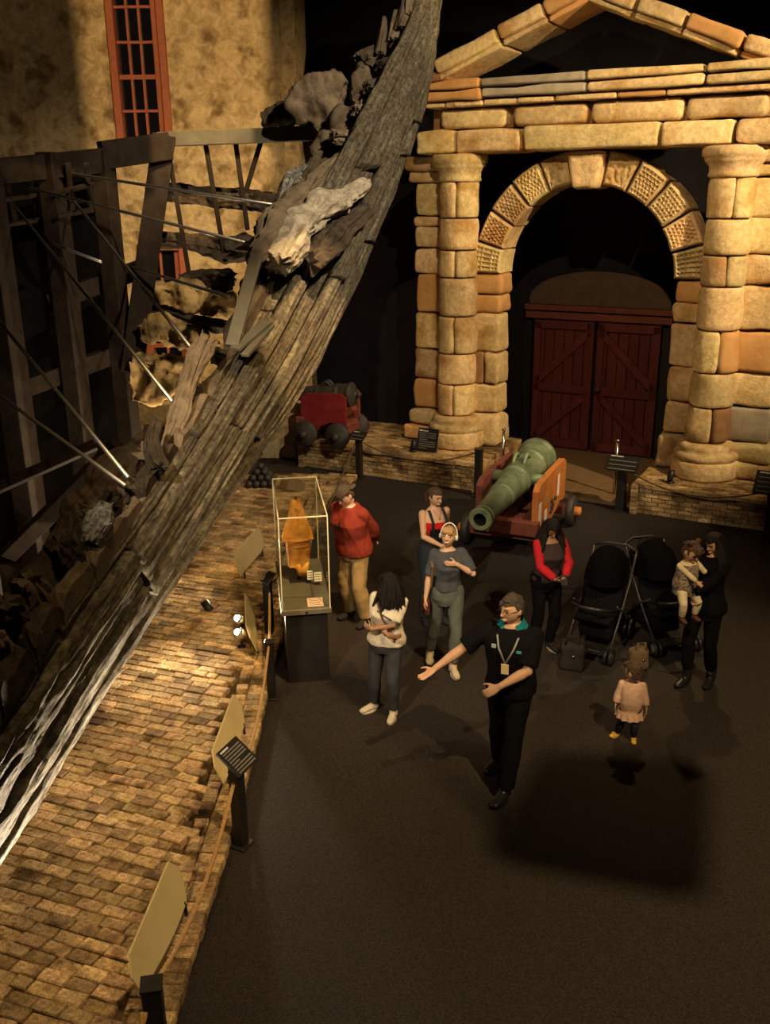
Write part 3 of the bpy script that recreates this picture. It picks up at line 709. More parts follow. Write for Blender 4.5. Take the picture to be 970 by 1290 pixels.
# clamp timbers and lumps lying along the broken edge
def P3(*l): return [at(*p) for p in l]
def ledge(s0, s1, w, drop, seed, m):
    n = max(8, int((s1-s0)*200)); mm = 8; bm = B(); uv = bm.loops.layers.uv.new('UVMap'); rows = []; par = {}
    for i in range(n+1):
        s = s0 + (s1-s0)*i/n; a = crom(TP, s); row = []; h = (crom(TP, s+.01) - crom(TP, s-.01)); inb = Vector((-h.y, h.x, 0)).normalized()
        ww = w*(.75 + .5*fbm(Vector((s*30, seed, 1))))*(.55 if i in (0, n) else 1)
        for j in range(mm+1):
            g = j/mm; lift = .05*noise.fractal(Vector((s*40, g*3, seed)), 1, 2, 4) + .03*sin(pi*g)
            q = bm.verts.new(a + inb*(ww*g - .05) + Vector((0, 0, drop + lift - .10*g*g + (-.06 if i in (0, n) else 0)))); par[q] = (g*.3, s*7); row.append(q)
        rows.append(row)
    for i in range(n):
        for j in range(mm): bm.faces.new((rows[i][j], rows[i+1][j], rows[i+1][j+1], rows[i][j+1]))
    r_ = bmesh.ops.extrude_face_region(bm, geom=bm.faces[:]); vs = [v for v in r_['geom'] if isinstance(v, bmesh.types.BMVert)]
    for v in vs: v.co.z -= .14
    for f in bm.faces:
        for l in f.loops: l[uv].uv = par.get(l.vert, (l.vert.co.x, l.vert.co.y))
    return obj('inner_plank', bm, m, wreck, False)
random.seed(33); sl_ = .09; k = 0
while sl_ < .60:
    L_ = random.uniform(.03, .07); ledge(sl_, sl_ + L_ - .004, random.uniform(.14, .26), random.uniform(-.05, .05), k, random.choice([M_TIMBER, M_TIMBER, M_TIMBERD])); sl_ += L_; k += 1
log('frame_timber', P3((258, 428, 7.8), (242, 470, 7.5), (220, 540, 7.0), (204, 572, 6.9)), [(.08, .07), (.075, .07), (.06, .05), (.03, .03)], M_TIMBER, 5, .05, 7)
log('frame_timber', P3((200, 590, 6.3), (190, 560, 6.5), (196, 530, 6.7)), [(.05, .05), (.05, .05), (.03, .03)], M_TIMBERD, 15, .06, 6)
log('pale_ridge_timber', P3((352, 334, 8.7), (372, 300, 9.1), (402, 268, 9.4), (432, 248, 9.8), (462, 230, 10.2)), [(.10, .09), (.14, .12), (.14, .12), (.12, .09), (.06, .05)], M_TIMBERL, 6, .08, 5)
log('ridge_timber', P3((390, 330, 9.0), (425, 295, 9.5), (462, 262, 10.1)), [(.10, .12), (.12, .12), (.06, .05)], M_TIMBERD, 7, .05, 5)
log('ridge_timber', P3((320, 330, 8.6), (345, 290, 9.2), (375, 262, 9.7), (402, 232, 10.2)), [(.06, .08), (.16, .12), (.2, .14), (.10, .08)], M_TIMBER, 8, .06, 4)
plank(.60, .93, .0, .26, .22, .16, 301, name='stern_wale', rag0=.06); plank(.64, .985, .27, .55, .20, .12, 302, name='stern_wale'); plank(.55, .80, .57, .75, .16, .09, 303, name='stern_wale'); plank(.70, .97, .76, .97, .16, .08, 304, name='stern_wale')
log('ridge_timber', P3((330, 322, 8.8), (362, 282, 9.4), (400, 236, 10.0), (440, 190, 10.6)), [(.05, .05), (.10, .09), (.12, .10), (.05, .05)], M_TIMBER, 9, .06, 4)
# fashion-piece timbers at the top of the stern
def slab_timber(name, pts, Y, thick, m, seed):
    bm = B(); prism(bm, [at(*p, Y) for p in pts], Vector((.1, 1, 0))*thick)
    return baked(name, bm, .022, 2, m, wreck, .11, 4.5, 6, seed*5.1)
slab_timber('transom_knee', [(362, 128), (385, 96), (420, 90), (438, 100), (430, 135), (412, 150), (400, 168), (378, 152)], 11.2, .3, M_TIMBER, 1)
slab_timber('transom_knee', [(322, 140), (345, 124), (366, 128), (378, 150), (352, 158), (330, 156)], 11.6, .25, M_TIMBERD, 2)
slab_timber('transom_knee', [(414, 150), (430, 132), (446, 130), (450, 190), (424, 205), (414, 190)], 11.1, .25, M_TIMBER, 3)
slab_timber('transom_knee', [(440, 118), (452, 80), (464, 84), (458, 140), (452, 190), (440, 150)], 11.3, .2, M_TIMBER, 4)
slab_timber('transom_knee', [(394, 190), (404, 168), (416, 172), (416, 205), (400, 214)], 10.9, .2, M_TIMBER, 5)
for i, (q0, q1, r) in enumerate((((478, 68), (484, 22), .05), ((496, 52), (500, 14), .06), ((458, 78), (470, 62), .09), ((508, 40), (514, -8), .09), ((520, 22), (526, -30), .08), ((530, 10), (535, -50), .07))):
    log('stern_post_shard', [at(*q0, 11.9), at((q0[0]+q1[0])/2 + 1, (q0[1]+q1[1])/2, 12.0), at(*q1, 12.1)], [r*1.2, r, r*.45], M_TIMBER, 30+i, .03, 7)
for i, pts in enumerate((P3((342, 300, 9.9), (368, 245, 10.5), (398, 205, 10.9)), P3((318, 330, 9.4), (352, 272, 10.2), (385, 250, 10.5)), P3((300, 430, 8.6), (318, 360, 9.2), (345, 310, 9.8)), P3((355, 262, 10.3), (366, 232, 10.6), (388, 215, 10.8)))):
    log('stern_frame', pts, [(.06, .06), (.10, .09), (.07, .06)], M_TIMBERD if i < 3 else M_FOIL, 40+i, .05, 6)
# transom beams and planking seen inside the stern, in front of the stone wall
log('transom_beam', P3((188, 242, 12.6), (250, 246, 12.5), (310, 250, 12.4), (352, 256, 12.3)), [(.09, .10), (.10, .11), (.13, .12), (.08, .09)], M_TIMBERD, 50, .05, 4)
log('transom_beam', P3((186, 300, 12.3), (240, 306, 12.2), (290, 312, 12.1), (328, 316, 12.0)), [(.07, .08), (.10, .10), (.20, .15), (.12, .12)], M_TIMBERD, 51, .07, 4)
for i, (pl, Y) in enumerate((([(176, 355), (200, 362), (240, 360), (292, 372), (286, 400), (240, 396), (190, 385)], 11.4), ([(170, 410), (200, 402), (250, 418), (270, 436), (240, 440), (180, 430)], 11.1), ([(160, 455), (200, 450), (238, 462), (225, 490), (190, 510), (164, 506)], 10.8))):
    slab_timber('transom_plank', pl, Y, .25, M_TIMBERG, 60+i)
log('transom_beam', P3((170, 395, 11.6), (220, 402, 11.5), (285, 412, 11.3)), [(.08, .1), (.1, .1), (.06, .06)], M_TIMBERD, 55, .04, 5)
log('transom_beam', P3((230, 356, 11.8), (262, 352, 11.7), (292, 350, 11.6)), [(.08, .10), (.12, .12), (.10, .1)], M_TIMBERD, 56, .07, 6)
log('floor_timber', P3((40, 770, 6.0), (90, 690, 6.6), (150, 600, 7.3), (200, 545, 7.9)), [(.14, .12), (.17, .14), (.16, .14), (.1, .1)], M_TIMBERD, 57, .05, 4)
log('floor_timber', P3((-20, 850, 5.2), (20, 800, 5.5), (50, 745, 5.9)), [(.05, .06), (.08, .08), (.06, .06)], M_TIMBERD, 58, .05, 5)
log('concretion', P3((112, 682, 5.5), (122, 655, 5.6), (132, 638, 5.7)), [(.05, .05), (.09, .07), (.05, .05)], M_FOIL, 59, .05, 14, sub=10)
# steel straps bolted to the frames
for name, a, c, wd, Y0, Y1 in (('steel_strap', (325, 316), (292, 436), .11, 8.35, 7.75), ('steel_strap', (296, 440), (336, 406), .10, 7.7, 8.1), ('steel_strap', (308, 448), (342, 410), .07, 7.65, 8.1)):
    b = B(); bar(b, at(*a, Y0), at(*c, Y1), wd, .03, .004, side=(1, .2, .2)); obj(name, b, M_STEELG, wreck)
# cradle that carries the near end of the hull down to the floor
for s in (.0, .06):
    q = hull(s, 1.9); b = B(); bar(b, (q.x - .05, q.y, 0), (q.x - .05, q.y, q.z + .1), .14, .14); box(b, (q.x - .05, q.y, .1), (.4, .4, .04)); obj('cradle_post', b, M_STEEL, wreck)

# ------------------------------------------------------------------ steel frame that holds the wreck
frame = thing('steel_support_frame', 'dark brown steel frame of posts, beams and braces holding the wreck', 'frame')
def member(name, a, c, wx_, wy_, Ya, Yc, m=M_STEEL, side=(1, .25, 0)):
    b = B(); bar(b, at(*a, Ya), at(*c, Yc), wx_, wy_, .006, side=side); return obj(name, b, m, frame)
def post(px, py, Y, wd, dp, z0=0.0):
    p = at(px, py, Y); b = B(); R = Matrix.Rotation(radians(-14), 3, 'Z')
    box(b, (p.x, p.y, (p.z + z0)/2), (wd, dp, p.z - z0), R, .008); box(b, (p.x, p.y, z0 + .015), (wd*1.6, dp*1.6, .03), R); return obj('post', b, M_STEEL, frame)
post(62, 192, 11.0, .20, .26); post(128, 190, 11.3, .19, .24); post(-22, 200, 10.6, .24, .3); post(-70, 420, 8.8, .22, .26)
member('beam', (-60, 222), (132, 202), .26, .22, 10.5, 11.3, side=(0, 0, 1))
member('beam', (128, 196), (212, 184), .30, .2, 11.3, 11.7, side=(0, 0, 1))
member('beam', (60, 382), (190, 334), .20, .16, 11.0, 11.7, side=(0, 0, 1))
member('beam', (-20, 508), (140, 448), .20, .16, 10.6, 11.3, side=(0, 0, 1))
member('raking_post', (207, 172), (166, 470), .26, .2, 11.8, 11.2)
member('beam', (200, 176), (396, 168), .16, .12, 11.9, 11.6, M_STEELG, side=(0, 0, 1))
for a, c in (((210, 178), (240, 356)), ((258, 176), (284, 330)), ((296, 174), (312, 290)), ((330, 174), (310, 240))):
    member('strut', a, c, .055, .05, 11.9, 11.9)
for a, c in (((5, 207), (20, 278)), ((85, 205), (92, 268)), ((40, 207), (48, 280)), ((108, 205), (116, 262))): member('mullion', a, c, .06, .05, 10.9, 11.1)
for a, c in (((0, 252), (56, 244)), ((66, 244), (118, 232)), ((0, 284), (56, 276)), ((72, 272), (118, 264))): member('rail', a, c, .04, .05, 10.8, 11.0)
for i, (a, c, wd) in enumerate((((-60, 640), (120, 560), .1), ((150, 560), (10, 700), .16), ((0, 840), (60, 760), .08))): member('brace', a, c, wd, .1, 8.6, 9.2 - .3*i)
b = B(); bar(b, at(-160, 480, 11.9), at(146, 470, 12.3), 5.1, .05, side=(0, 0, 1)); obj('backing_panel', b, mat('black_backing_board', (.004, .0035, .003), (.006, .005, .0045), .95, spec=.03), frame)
# tie rods between frame and hull, each one lifts out
RODS = [((84, 218, 11.0), (372, 262, 9.9), 'upper'), ((30, 235, 10.9), (318, 308, 9.2), 'second'), ((92, 252, 11.0), (250, 450, 7.7), 'x'), ((20, 262, 10.8), (222, 512, 7.2), 'y'), ((164, 336, 11.5), (290, 374, 8.5), 'z'),
        ((-30, 370, 10.2), (162, 602, 6.2), 'a'), ((-40, 470, 9.6), (158, 612, 6.1), 'b'), ((-40, 715, 7.4), (50, 798, 4.75), 'c'), ((60, 305, 10.9), (128, 330, 10.6), 'd')]
LAB = ['steel tie rod from the top beam of the frame to the pale ridge timber', 'steel tie rod crossing below the topmost rod to the ragged stern frame', 'steel tie rod slanting down across the raking post to the hull edge',
       'steel tie rod running down from the barred opening to the gold-lit transom planks', 'bright steel tie rod from the raking post to the grey strap on the hull', 'steel tie rod ending at the hull edge above the glinting concretion',
       'steel tie rod meeting the hull edge just under another rod above the glinting concretion', 'bright steel tie rod ending at the lowest visible stretch of the hull edge', 'short steel tie rod between two posts of the frame']
for (a, c, _), lb in zip(RODS, LAB):
    b = B(); tube(b, [at(*a), at(*c)], .016, 8); o = obj('tie_rod', b, M_ROD, None, True); tag(o, lb, 'rod', 'tie rods of the wreck')
# ================================================================== EXHIBITS AND BARRIERS
# ------------------------------------------------------------------ glass case with the jerkin
case = thing('display_case', 'glass display case on a dark plinth with an orange jerkin inside', 'display case', (-.805, 8.72, 0), radians(8.5))
CW, CD, CZ0, CZ1 = .48, 1.38, .84, 1.82
b = B(); box(b, (0, CD/2, .39), (CW - .05, CD - .05, .78), bevel=.005); obj('plinth', b, M_BLACK, case)
b = B(); box(b, (0, CD/2, .81), (CW + .03, CD + .03, .06), bevel=.006); obj('base_board', b, mat('olive_board', (.09, .08, .05), (.12, .105, .07), .6, 5), case)
def pane(c, s_): bb = B(); box(bb, c, s_); obj('glass_pane', bb, M_GLASS, case)
zm, hz = (CZ0+CZ1)/2, CZ1-CZ0
pane((0, 0, zm), (CW, .008, hz)); pane((0, CD, zm), (CW, .008, hz)); pane((-CW/2, CD/2, zm), (.008, CD-.02, hz)); pane((CW/2, CD/2, zm), (.008, CD-.02, hz)); pane((0, CD/2, CZ1), (CW, CD, .008))
for sx in (-1, 1):
    for y in (0, CD): bb = B(); box(bb, (sx*CW/2, y, zm), (.011, .011, hz)); obj('glass_edge', bb, M_EDGE, case)
    bb = B(); box(bb, (sx*CW/2, CD/2, CZ1), (.011, CD, .011)); obj('glass_edge', bb, M_EDGE, case)
for y in (0, CD): bb = B(); box(bb, (0, y, CZ1), (CW, .011, .011)); obj('glass_edge', bb, M_EDGE, case)
b = B(); lathe(b, [(.0, 0), (.013, 0), (.013, .006), (0, .006)], 12, Matrix.Translation((0, -.02, .81)) @ Matrix.Rotation(pi/2, 4, 'X')); obj('lock', b, M_CHROME, case)
def in_case(x, y, z): return case.matrix_basis @ Vector((x, y, z))
case_m = Matrix.Translation((-.805, 8.72, 0)) @ Matrix.Rotation(radians(8.5), 4, 'Z')
def card(name, x, y, z, w_, h_, tilt, m, label, lines=3):
    o = thing(name, label, 'card', case_m @ Vector((x, y, z)), radians(8.5))
    R = Matrix.Rotation(radians(tilt), 3, 'X'); bb = B(); box(bb, (0, 0, .004), (w_, h_, .006), R, .001); obj('card_sheet', bb, m, o)
    for k in range(lines):
        bb = B(); yy = (lines/2 - k - .5)*h_*.8/lines; p = R @ Vector((-.05*w_*(k % 2), yy, .0042)); box(bb, p + Vector((0, 0, .004)), (w_*(.8 - .1*(k % 2)), h_*.25/lines, .001), R); obj('text_line', bb, M_TEXT, o)
    return o
card('label_card', .10, .13, .845, .16, .17, 8, M_PINKCARD, 'pink printed card lying at the front of the glass case', 5)
card('label_card', .17, .60, .93, .08, .10, 60, M_PAPER, 'white card propped beside the jerkin against the case side', 3)
card('label_card', .09, .66, .93, .06, .10, 60, M_PAPER, 'small white card half hidden by the hem of the jerkin', 3)
jm = case_m @ Vector((-.02, .78, .84))
jer = thing('jerkin', 'ragged orange leather jerkin hanging upright in the glass case', 'jerkin', jm, radians(10))
M_JERK = mat('orange_leather', (.72, .33, .045), (.88, .48, .09), .7, 9, bump=.6, bscale=22, c3=(.42, .15, .02), c3scale=5)
def jloft(name, rings, seed, hole=0):
    bm = B(); rr = []; N = 36
    for i, (z, hw, hd, yo) in enumerate(rings):
        ring = []
        for k in range(N):
            a = 2*pi*k/N; x, y = hw*cos(a), hd*sin(a)
            p = Vector((x, y + yo, z)); f = .05*noise.fractal(Vector((a*2.0 if a < pi else (2*pi-a)*2, z*6, seed)), 1, 2, 3) + (.02*noise.noise(Vector((a*6, seed, 0))) if i == 0 else 0)
            d = Vector((cos(a), sin(a), 0)); zz = .03*noise.noise(Vector((cos(a)*3, sin(a)*3, seed*3))) if i in (0, len(rings)-1) else 0
            ring.append(bm.verts.new(p + d*f*.35 + Vector((0, 0, zz))))
        rr.append(ring)
    for a_, c_ in zip(rr, rr[1:]):
        for k in range(N): bm.faces.new((a_[k], a_[(k+1) % N], c_[(k+1) % N], c_[k]))
    bmesh.ops.solidify(bm, geom=bm.faces[:], thickness=.006)
    return obj(name, bm, M_JERK, jer, True)
jloft('collar', [(.82, .065, .05, 0), (.86, .06, .048, 0), (.92, .055, .045, .005)], 1)
jloft('bodice', [(.47, .172, .085, 0), (.52, .165, .085, 0), (.58, .148, .082, 0), (.65, .122, .08, 0), (.73, .10, .072, 0), (.80, .082, .062, 0), (.83, .062, .05, 0)], 2)
jloft('skirt', [(.17, .115, .07, 0), (.26, .125, .075, 0), (.36, .128, .078, 0), (.44, .125, .078, 0), (.52, .12, .075, 0)], 3)
for z_ in (.47, .40):
    bm = B(); tube(bm, [((.17 if z_ > .45 else .13)*cos(a_)*1.0, (.088 if z_ > .45 else .081)*sin(a_), z_ + .004*sin(5*a_)) for a_ in [2*pi*i/40 for i in range(41)]], .006, 6); obj('seam', bm, mat('brown_leather_edge', (.25, .09, .02), rough=.8), jer, True)
for k_ in range(5):
    bm = B(); ball(bm, (0.004, -.083 + .004*k_, .56 + .05*k_), .007, 2); obj('button', bm, MATS['brown_leather_edge'], jer, True)
bm = B(); tube(bm, [(.02, -.02, .2), (.03, -.03, .13), (.02, -.03, .07)], [(.09, .05), (.07, .04), (.05, .03)], 14); rough(bm, .025, 12); obj('torn_hem', bm, M_JERK, jer, True)
bm = B(); tube(bm, [(0, .0, .95), (0, .0, 0)], .012, 8); box(bm, (0, 0, .005), (.22, .16, .01)); obj('stand', bm, M_BLACK, jer)

# ------------------------------------------------------------------ barrier posts, ropes and text panels
def barrier_post(x, y, h, label, w_=.07, z0=0.0, rz=0.0, panel=None):
    t = thing('barrier_post', label, 'post', (x, y, z0), rz)
    bm = B(); box(bm, (0, 0, h/2), (w_, w_, h), bevel=.004); obj('shaft', bm, M_BLACK, t)
    bm = B(); box(bm, (0, 0, .01), (w_*1.7, w_*1.7, .02), bevel=.004); obj('foot', bm, M_BLACK, t)
    bm = B(); box(bm, (0, 0, h + .008), (w_*1.12, w_*1.12, .016), bevel=.003); obj('cap', bm, M_BLACK, t)
    if panel:
        pw, pd, rows, tl = panel; R = Matrix.Rotation(radians(tl), 3, 'X'); c = Vector((0, -.02, h + .06))
        bm = B(); box(bm, c, (pw, pd, .02), R, .003); pn = obj('text_panel', bm, M_BLACK, t)
        for k in range(rows):
            yy = pd*(.40 - .80*k/(max(rows-1, 1))); ln = pw*.82*(1 if k % 5 else .45)
            bm = B(); box(bm, c + R @ Vector(((ln - pw*.82)/2, yy, .0115)), (ln, pd*(.045 if k else .06), .001), R); obj('text_line', bm, M_TEXTW if k == 0 else M_TEXT, pn)
    return t
barrier_post(-1.15, 6.15, .74, 'black barrier post carrying a tilted text panel beside the brick paving', .09, 0, radians(66), (.27, .25, 9, 38))
barrier_post(-1.33, 4.14, .62, 'black barrier post with a thick rope end beside the longest cream board', .11, .02, radians(10))
barrier_post(-1.16, 8.42, .62, 'black barrier post on the carpet edge in front of the display case', .08, 0)
barrier_post(-1.33, 9.75, .70, 'black barrier post behind the display case with a narrow panel', .09, 0, radians(80), (.30, .10, 2, 20))
barrier_post(-.45, 16.18, .72, 'black barrier post with a panel in front of the red cannon', .10, 0, PH, (.30, .22, 3, 30))
barrier_post(1.56, 15.04, .80, 'black barrier post in front of the brick plinth by the cannon breech', .11, 0, PH)
barrier_post(3.74, 14.22, .72, 'black barrier post with a wide text panel before the red door', .13, 0, PH, (.52, .30, 4, 40))
barrier_post(5.5, 12.75, .82, 'black barrier post with a slanted panel at the far end of the plinth', .1, 0, PH, (.5, .4, 5, 40))
def rope(a, c, sag, r, m, label, grp='barrier ropes'):
    a, c = Vector(a), Vector(c); pts = []; n = 22
    bm = B(); L = (c - a).length
    for st in range(3):
        P = []
        for i in range(n*3 + 1):
            t = i/(n*3); p = a.lerp(c, t); p.z -= sag*4*t*(1-t); ph = 2*pi*(L*t/(r*7) + st/3); d = (c-a).normalized(); x = d.cross(Vector((0, 0, 1))).normalized()
            P.append(p + x*(r*.5*cos(ph)) + Vector((0, 0, r*.5*sin(ph))))
        tube(bm, P, r*.62, 6)
    return tag(obj('rope', bm, m, None, True), label, 'rope', grp)
rope((-1.33, 4.22, .58), (-1.16, 6.06, .62), .18, .016, M_ROPE, 'hemp rope from the near post past the longest cream board')
rope((-1.36, 4.06, .52), (-1.62, 2.9, .45), .12, .022, M_ROPE, 'thick hemp rope end leaving the post beside the longest cream board', None)
rope((-1.14, 6.24, .64), (-1.16, 8.36, .60), .22, .014, M_ROPE, 'hemp rope from the text panel post to the post before the display case')
rope((-1.17, 8.48, .58), (-1.30, 9.68, .60), .10, .014, M_ROPE, 'short hemp rope alongside the display case')
rope((-1.33, 9.82, .62), (-.52, 16.12, .66), .3, .012, M_ROPED, 'long dark rope over the paving behind the display case')
rope((-.37, 16.14, .66), (1.49, 15.07, .74), .22, .014, M_ROPED, 'dark rope hanging in front of the plinth with the small black sign')
rope((3.84, 14.12, .66), (5.43, 12.8, .74), .22, .014, M_ROPED, 'dark rope hanging in front of the plinth beside the red door')
def chrome_pole(x, y, label):
    t = thing('stanchion', label, 'stanchion', (x, y, 0))
    bm = B(); lathe(bm, [(0, 0), (.15, 0), (.15, .012), (.06, .035), (0, .035)], 20); obj('base', bm, M_IRON, t, True)
    bm = B(); lathe(bm, [(0, .03), (.026, .03), (.026, .96), (0, .96)], 14); obj('pole', bm, M_CHROME, t, True)
    bm = B(); lathe(bm, [(0, .95), (.034, .95), (.034, .98), (.02, 1.0), (0, 1.0)], 14); obj('head', bm, M_CHROME, t, True)
chrome_pole(3.80, 14.9, 'chrome stanchion on a round base before the red door')
chrome_pole(2.05, 15.75, 'chrome stanchion between the plinth and the bronze breech')
sg = thing('plinth_sign', 'small black sign with white text leaning on the column base', 'sign', gate_pt(-.22, .78, .5), PH)
R = Matrix.Rotation(radians(-14), 3, 'X')
b = B(); box(b, (0, .05, .21), (.40, .02, .40), R, .003); pn = obj('sign_board', b, M_BLACK, sg)
for k in range(9):
    b = B(); ln = .32*(1 if k % 4 else .5); box(b, Vector((0, .05, .21)) + R @ Vector(((ln-.32)/2, -.011, .15 - k*.038)), (ln, .001, .014), R); obj('text_line', b, M_TEXTW if k == 0 else M_TEXT, pn)
b = B(); bar(b, (0, .06, .3), (0, .2, .0), .03, .02); obj('strut', b, M_BLACK, sg)
def uplight(loc, aim, power, label, size=70):
    t = thing('uplight', label, 'lamp', loc); d = (Vector(aim) - Vector(loc)).normalized(); Rf = frame_of(d).to_4x4()
    bm = B(); lathe(bm, [(0, 0), (.07, 0), (.07, .015), (.02, .02), (.02, .07), (0, .07)], 14); obj('lamp_foot', bm, M_BLACK, t, True)
    m = Matrix.Translation((0, 0, .12)) @ Rf
    bm = B(); lathe(bm, [(0, -.09), (.035, -.09), (.05, -.06), (.05, .08), (.045, .08), (.045, .0), (0, .0)], 16, m); obj('lamp_housing', bm, M_BLACK, t, True)
    bm = B(); lathe(bm, [(0, .02), (.04, .02), (.04, .03), (0, .03)], 14, m); obj('lamp_lens', bm, emit('lamp_lens', (1, .7, .35), 6), t, True)
    spot('uplight_beam', Vector(loc) + Vector((0, 0, .12)) + d*.12, aim, power, size, .7, WARM, .03)
uplight(gate_pt(-.45, .82, .5), gate_pt(-.1, .0, 4.4), 14, 'small black uplight beside the sign on the plinth')
uplight(gate_pt(4.0, .72, .5), gate_pt(4.3, .0, 4.4), 14, 'small black uplight on the plinth before the column beside the red door')
uplight((-2.15, 10.4, 0), (-4.4, 11.2, 3.2), 130, 'small black uplight added out of sight on the floor inside the wreck', 95)  # added lamp hidden behind the hull, gilds frame posts and transom planks
# ------------------------------------------------------------------ cream boards that shade the hull lights
M_LAMPGLOW = emit('halogen_glow', (1.0, .78, .45), 60)
def light_board(p0, p1, h, lean, label, power, aim, bulbs=0):
    p0, p1 = Vector((*p0, 0)), Vector((*p1, 0)); d = p1 - p0; L = d.length; d.normalize(); side = Vector((-d.y, d.x, 0))     # side points to the hull
    if side.x > 0: side = -side
    t = thing('light_board', label, 'board', (p0 + p1)/2 + Vector((0, 0, .08)), atan2(d.y, d.x), 'cream boards along the paving')
    inv = Matrix.Rotation(-atan2(d.y, d.x), 3, 'Z'); sl = inv @ side
    up = (Vector((0, 0, 1)) + sl*lean).normalized(); c = L/2
    pol = [Vector((-c, 0, .10)), Vector((c - .12, 0, .10)), Vector((c, 0, .10)) + up*.12, Vector((c, 0, .10)) + up*(h*.75), Vector((c - .05, 0, .10)) + up*h, Vector((-c + .1, 0, .10)) + up*h, Vector((-c, 0, .10)) + up*(h - .1)]
    bm = B(); prism(bm, pol, sl*.012); obj('board', bm, M_BOARD, t)
    for x in (-c*.7, c*.7):
        bm = B(); bar(bm, (x, 0, 0), Vector((x, 0, .12)) + sl*.01, .02, .02); obj('leg', bm, M_IRON, t)
    n = max(bulbs, 1)
    for k in range(n):
        x = (k - (n-1)/2)*.36; q = Vector((x, 0, .0)) + sl*(.17 if bulbs else .11)
        bm = B(); lathe(bm, [(0, 0), (.05, 0), (.05, .02), (.015, .03), (.015, .08), (0, .08)], 12, Matrix.Translation(q)); obj('lamp_stem', bm, M_BLACK, t, True)
        ax = (Vector((0, 0, .6)) + sl*.8).normalized(); m = Matrix.Translation(q + Vector((0, 0, .16 if bulbs else .12))) @ frame_of(ax).to_4x4()
        bm = B(); lathe(bm, [(0, -.07), (.04, -.07), (.055, -.03), (.06, .04), (.055, .04), (.03, -.02), (0, -.02)], 14, m); obj('lamp_head', bm, M_CHROME if bulbs else M_BLACK, t, True)
        bm = B(); ball(bm, m @ Vector((0, 0, .045)), .038 if bulbs else .02); obj('bulb', bm, M_LAMPGLOW, t, True)
        wq = t.location + Matrix.Rotation(atan2(d.y, d.x), 3, 'Z') @ (q + Vector((0, 0, .30)) + sl*.1)
        spot('board_lamp_beam', wq, aim, power/n, 165, .6, WHITE, .05)
light_board((-1.46, 4.46), (-1.39, 5.44), .30, .45, 'longest cream board shielding a lamp beside the near barrier post', 640, (-2.4, 5.2, 2.3))
light_board((-1.35, 6.68), (-1.31, 7.76), .28, .4, 'cream board partly behind the tilted text panel', 380, (-2.4, 6.6, 2.2))
light_board((-1.38, 9.1), (-1.53, 10.1), .28, .40, 'narrow cream board with two glowing lamps on the brick paving', 420, (-2.4, 8.4, 1.8), 2)
light_board((-1.86, 11.2), (-1.66, 12.3), .30, .3, 'cream board standing on the paving behind the glowing lamps', 330, (-3.0, 10.6, 2.6))
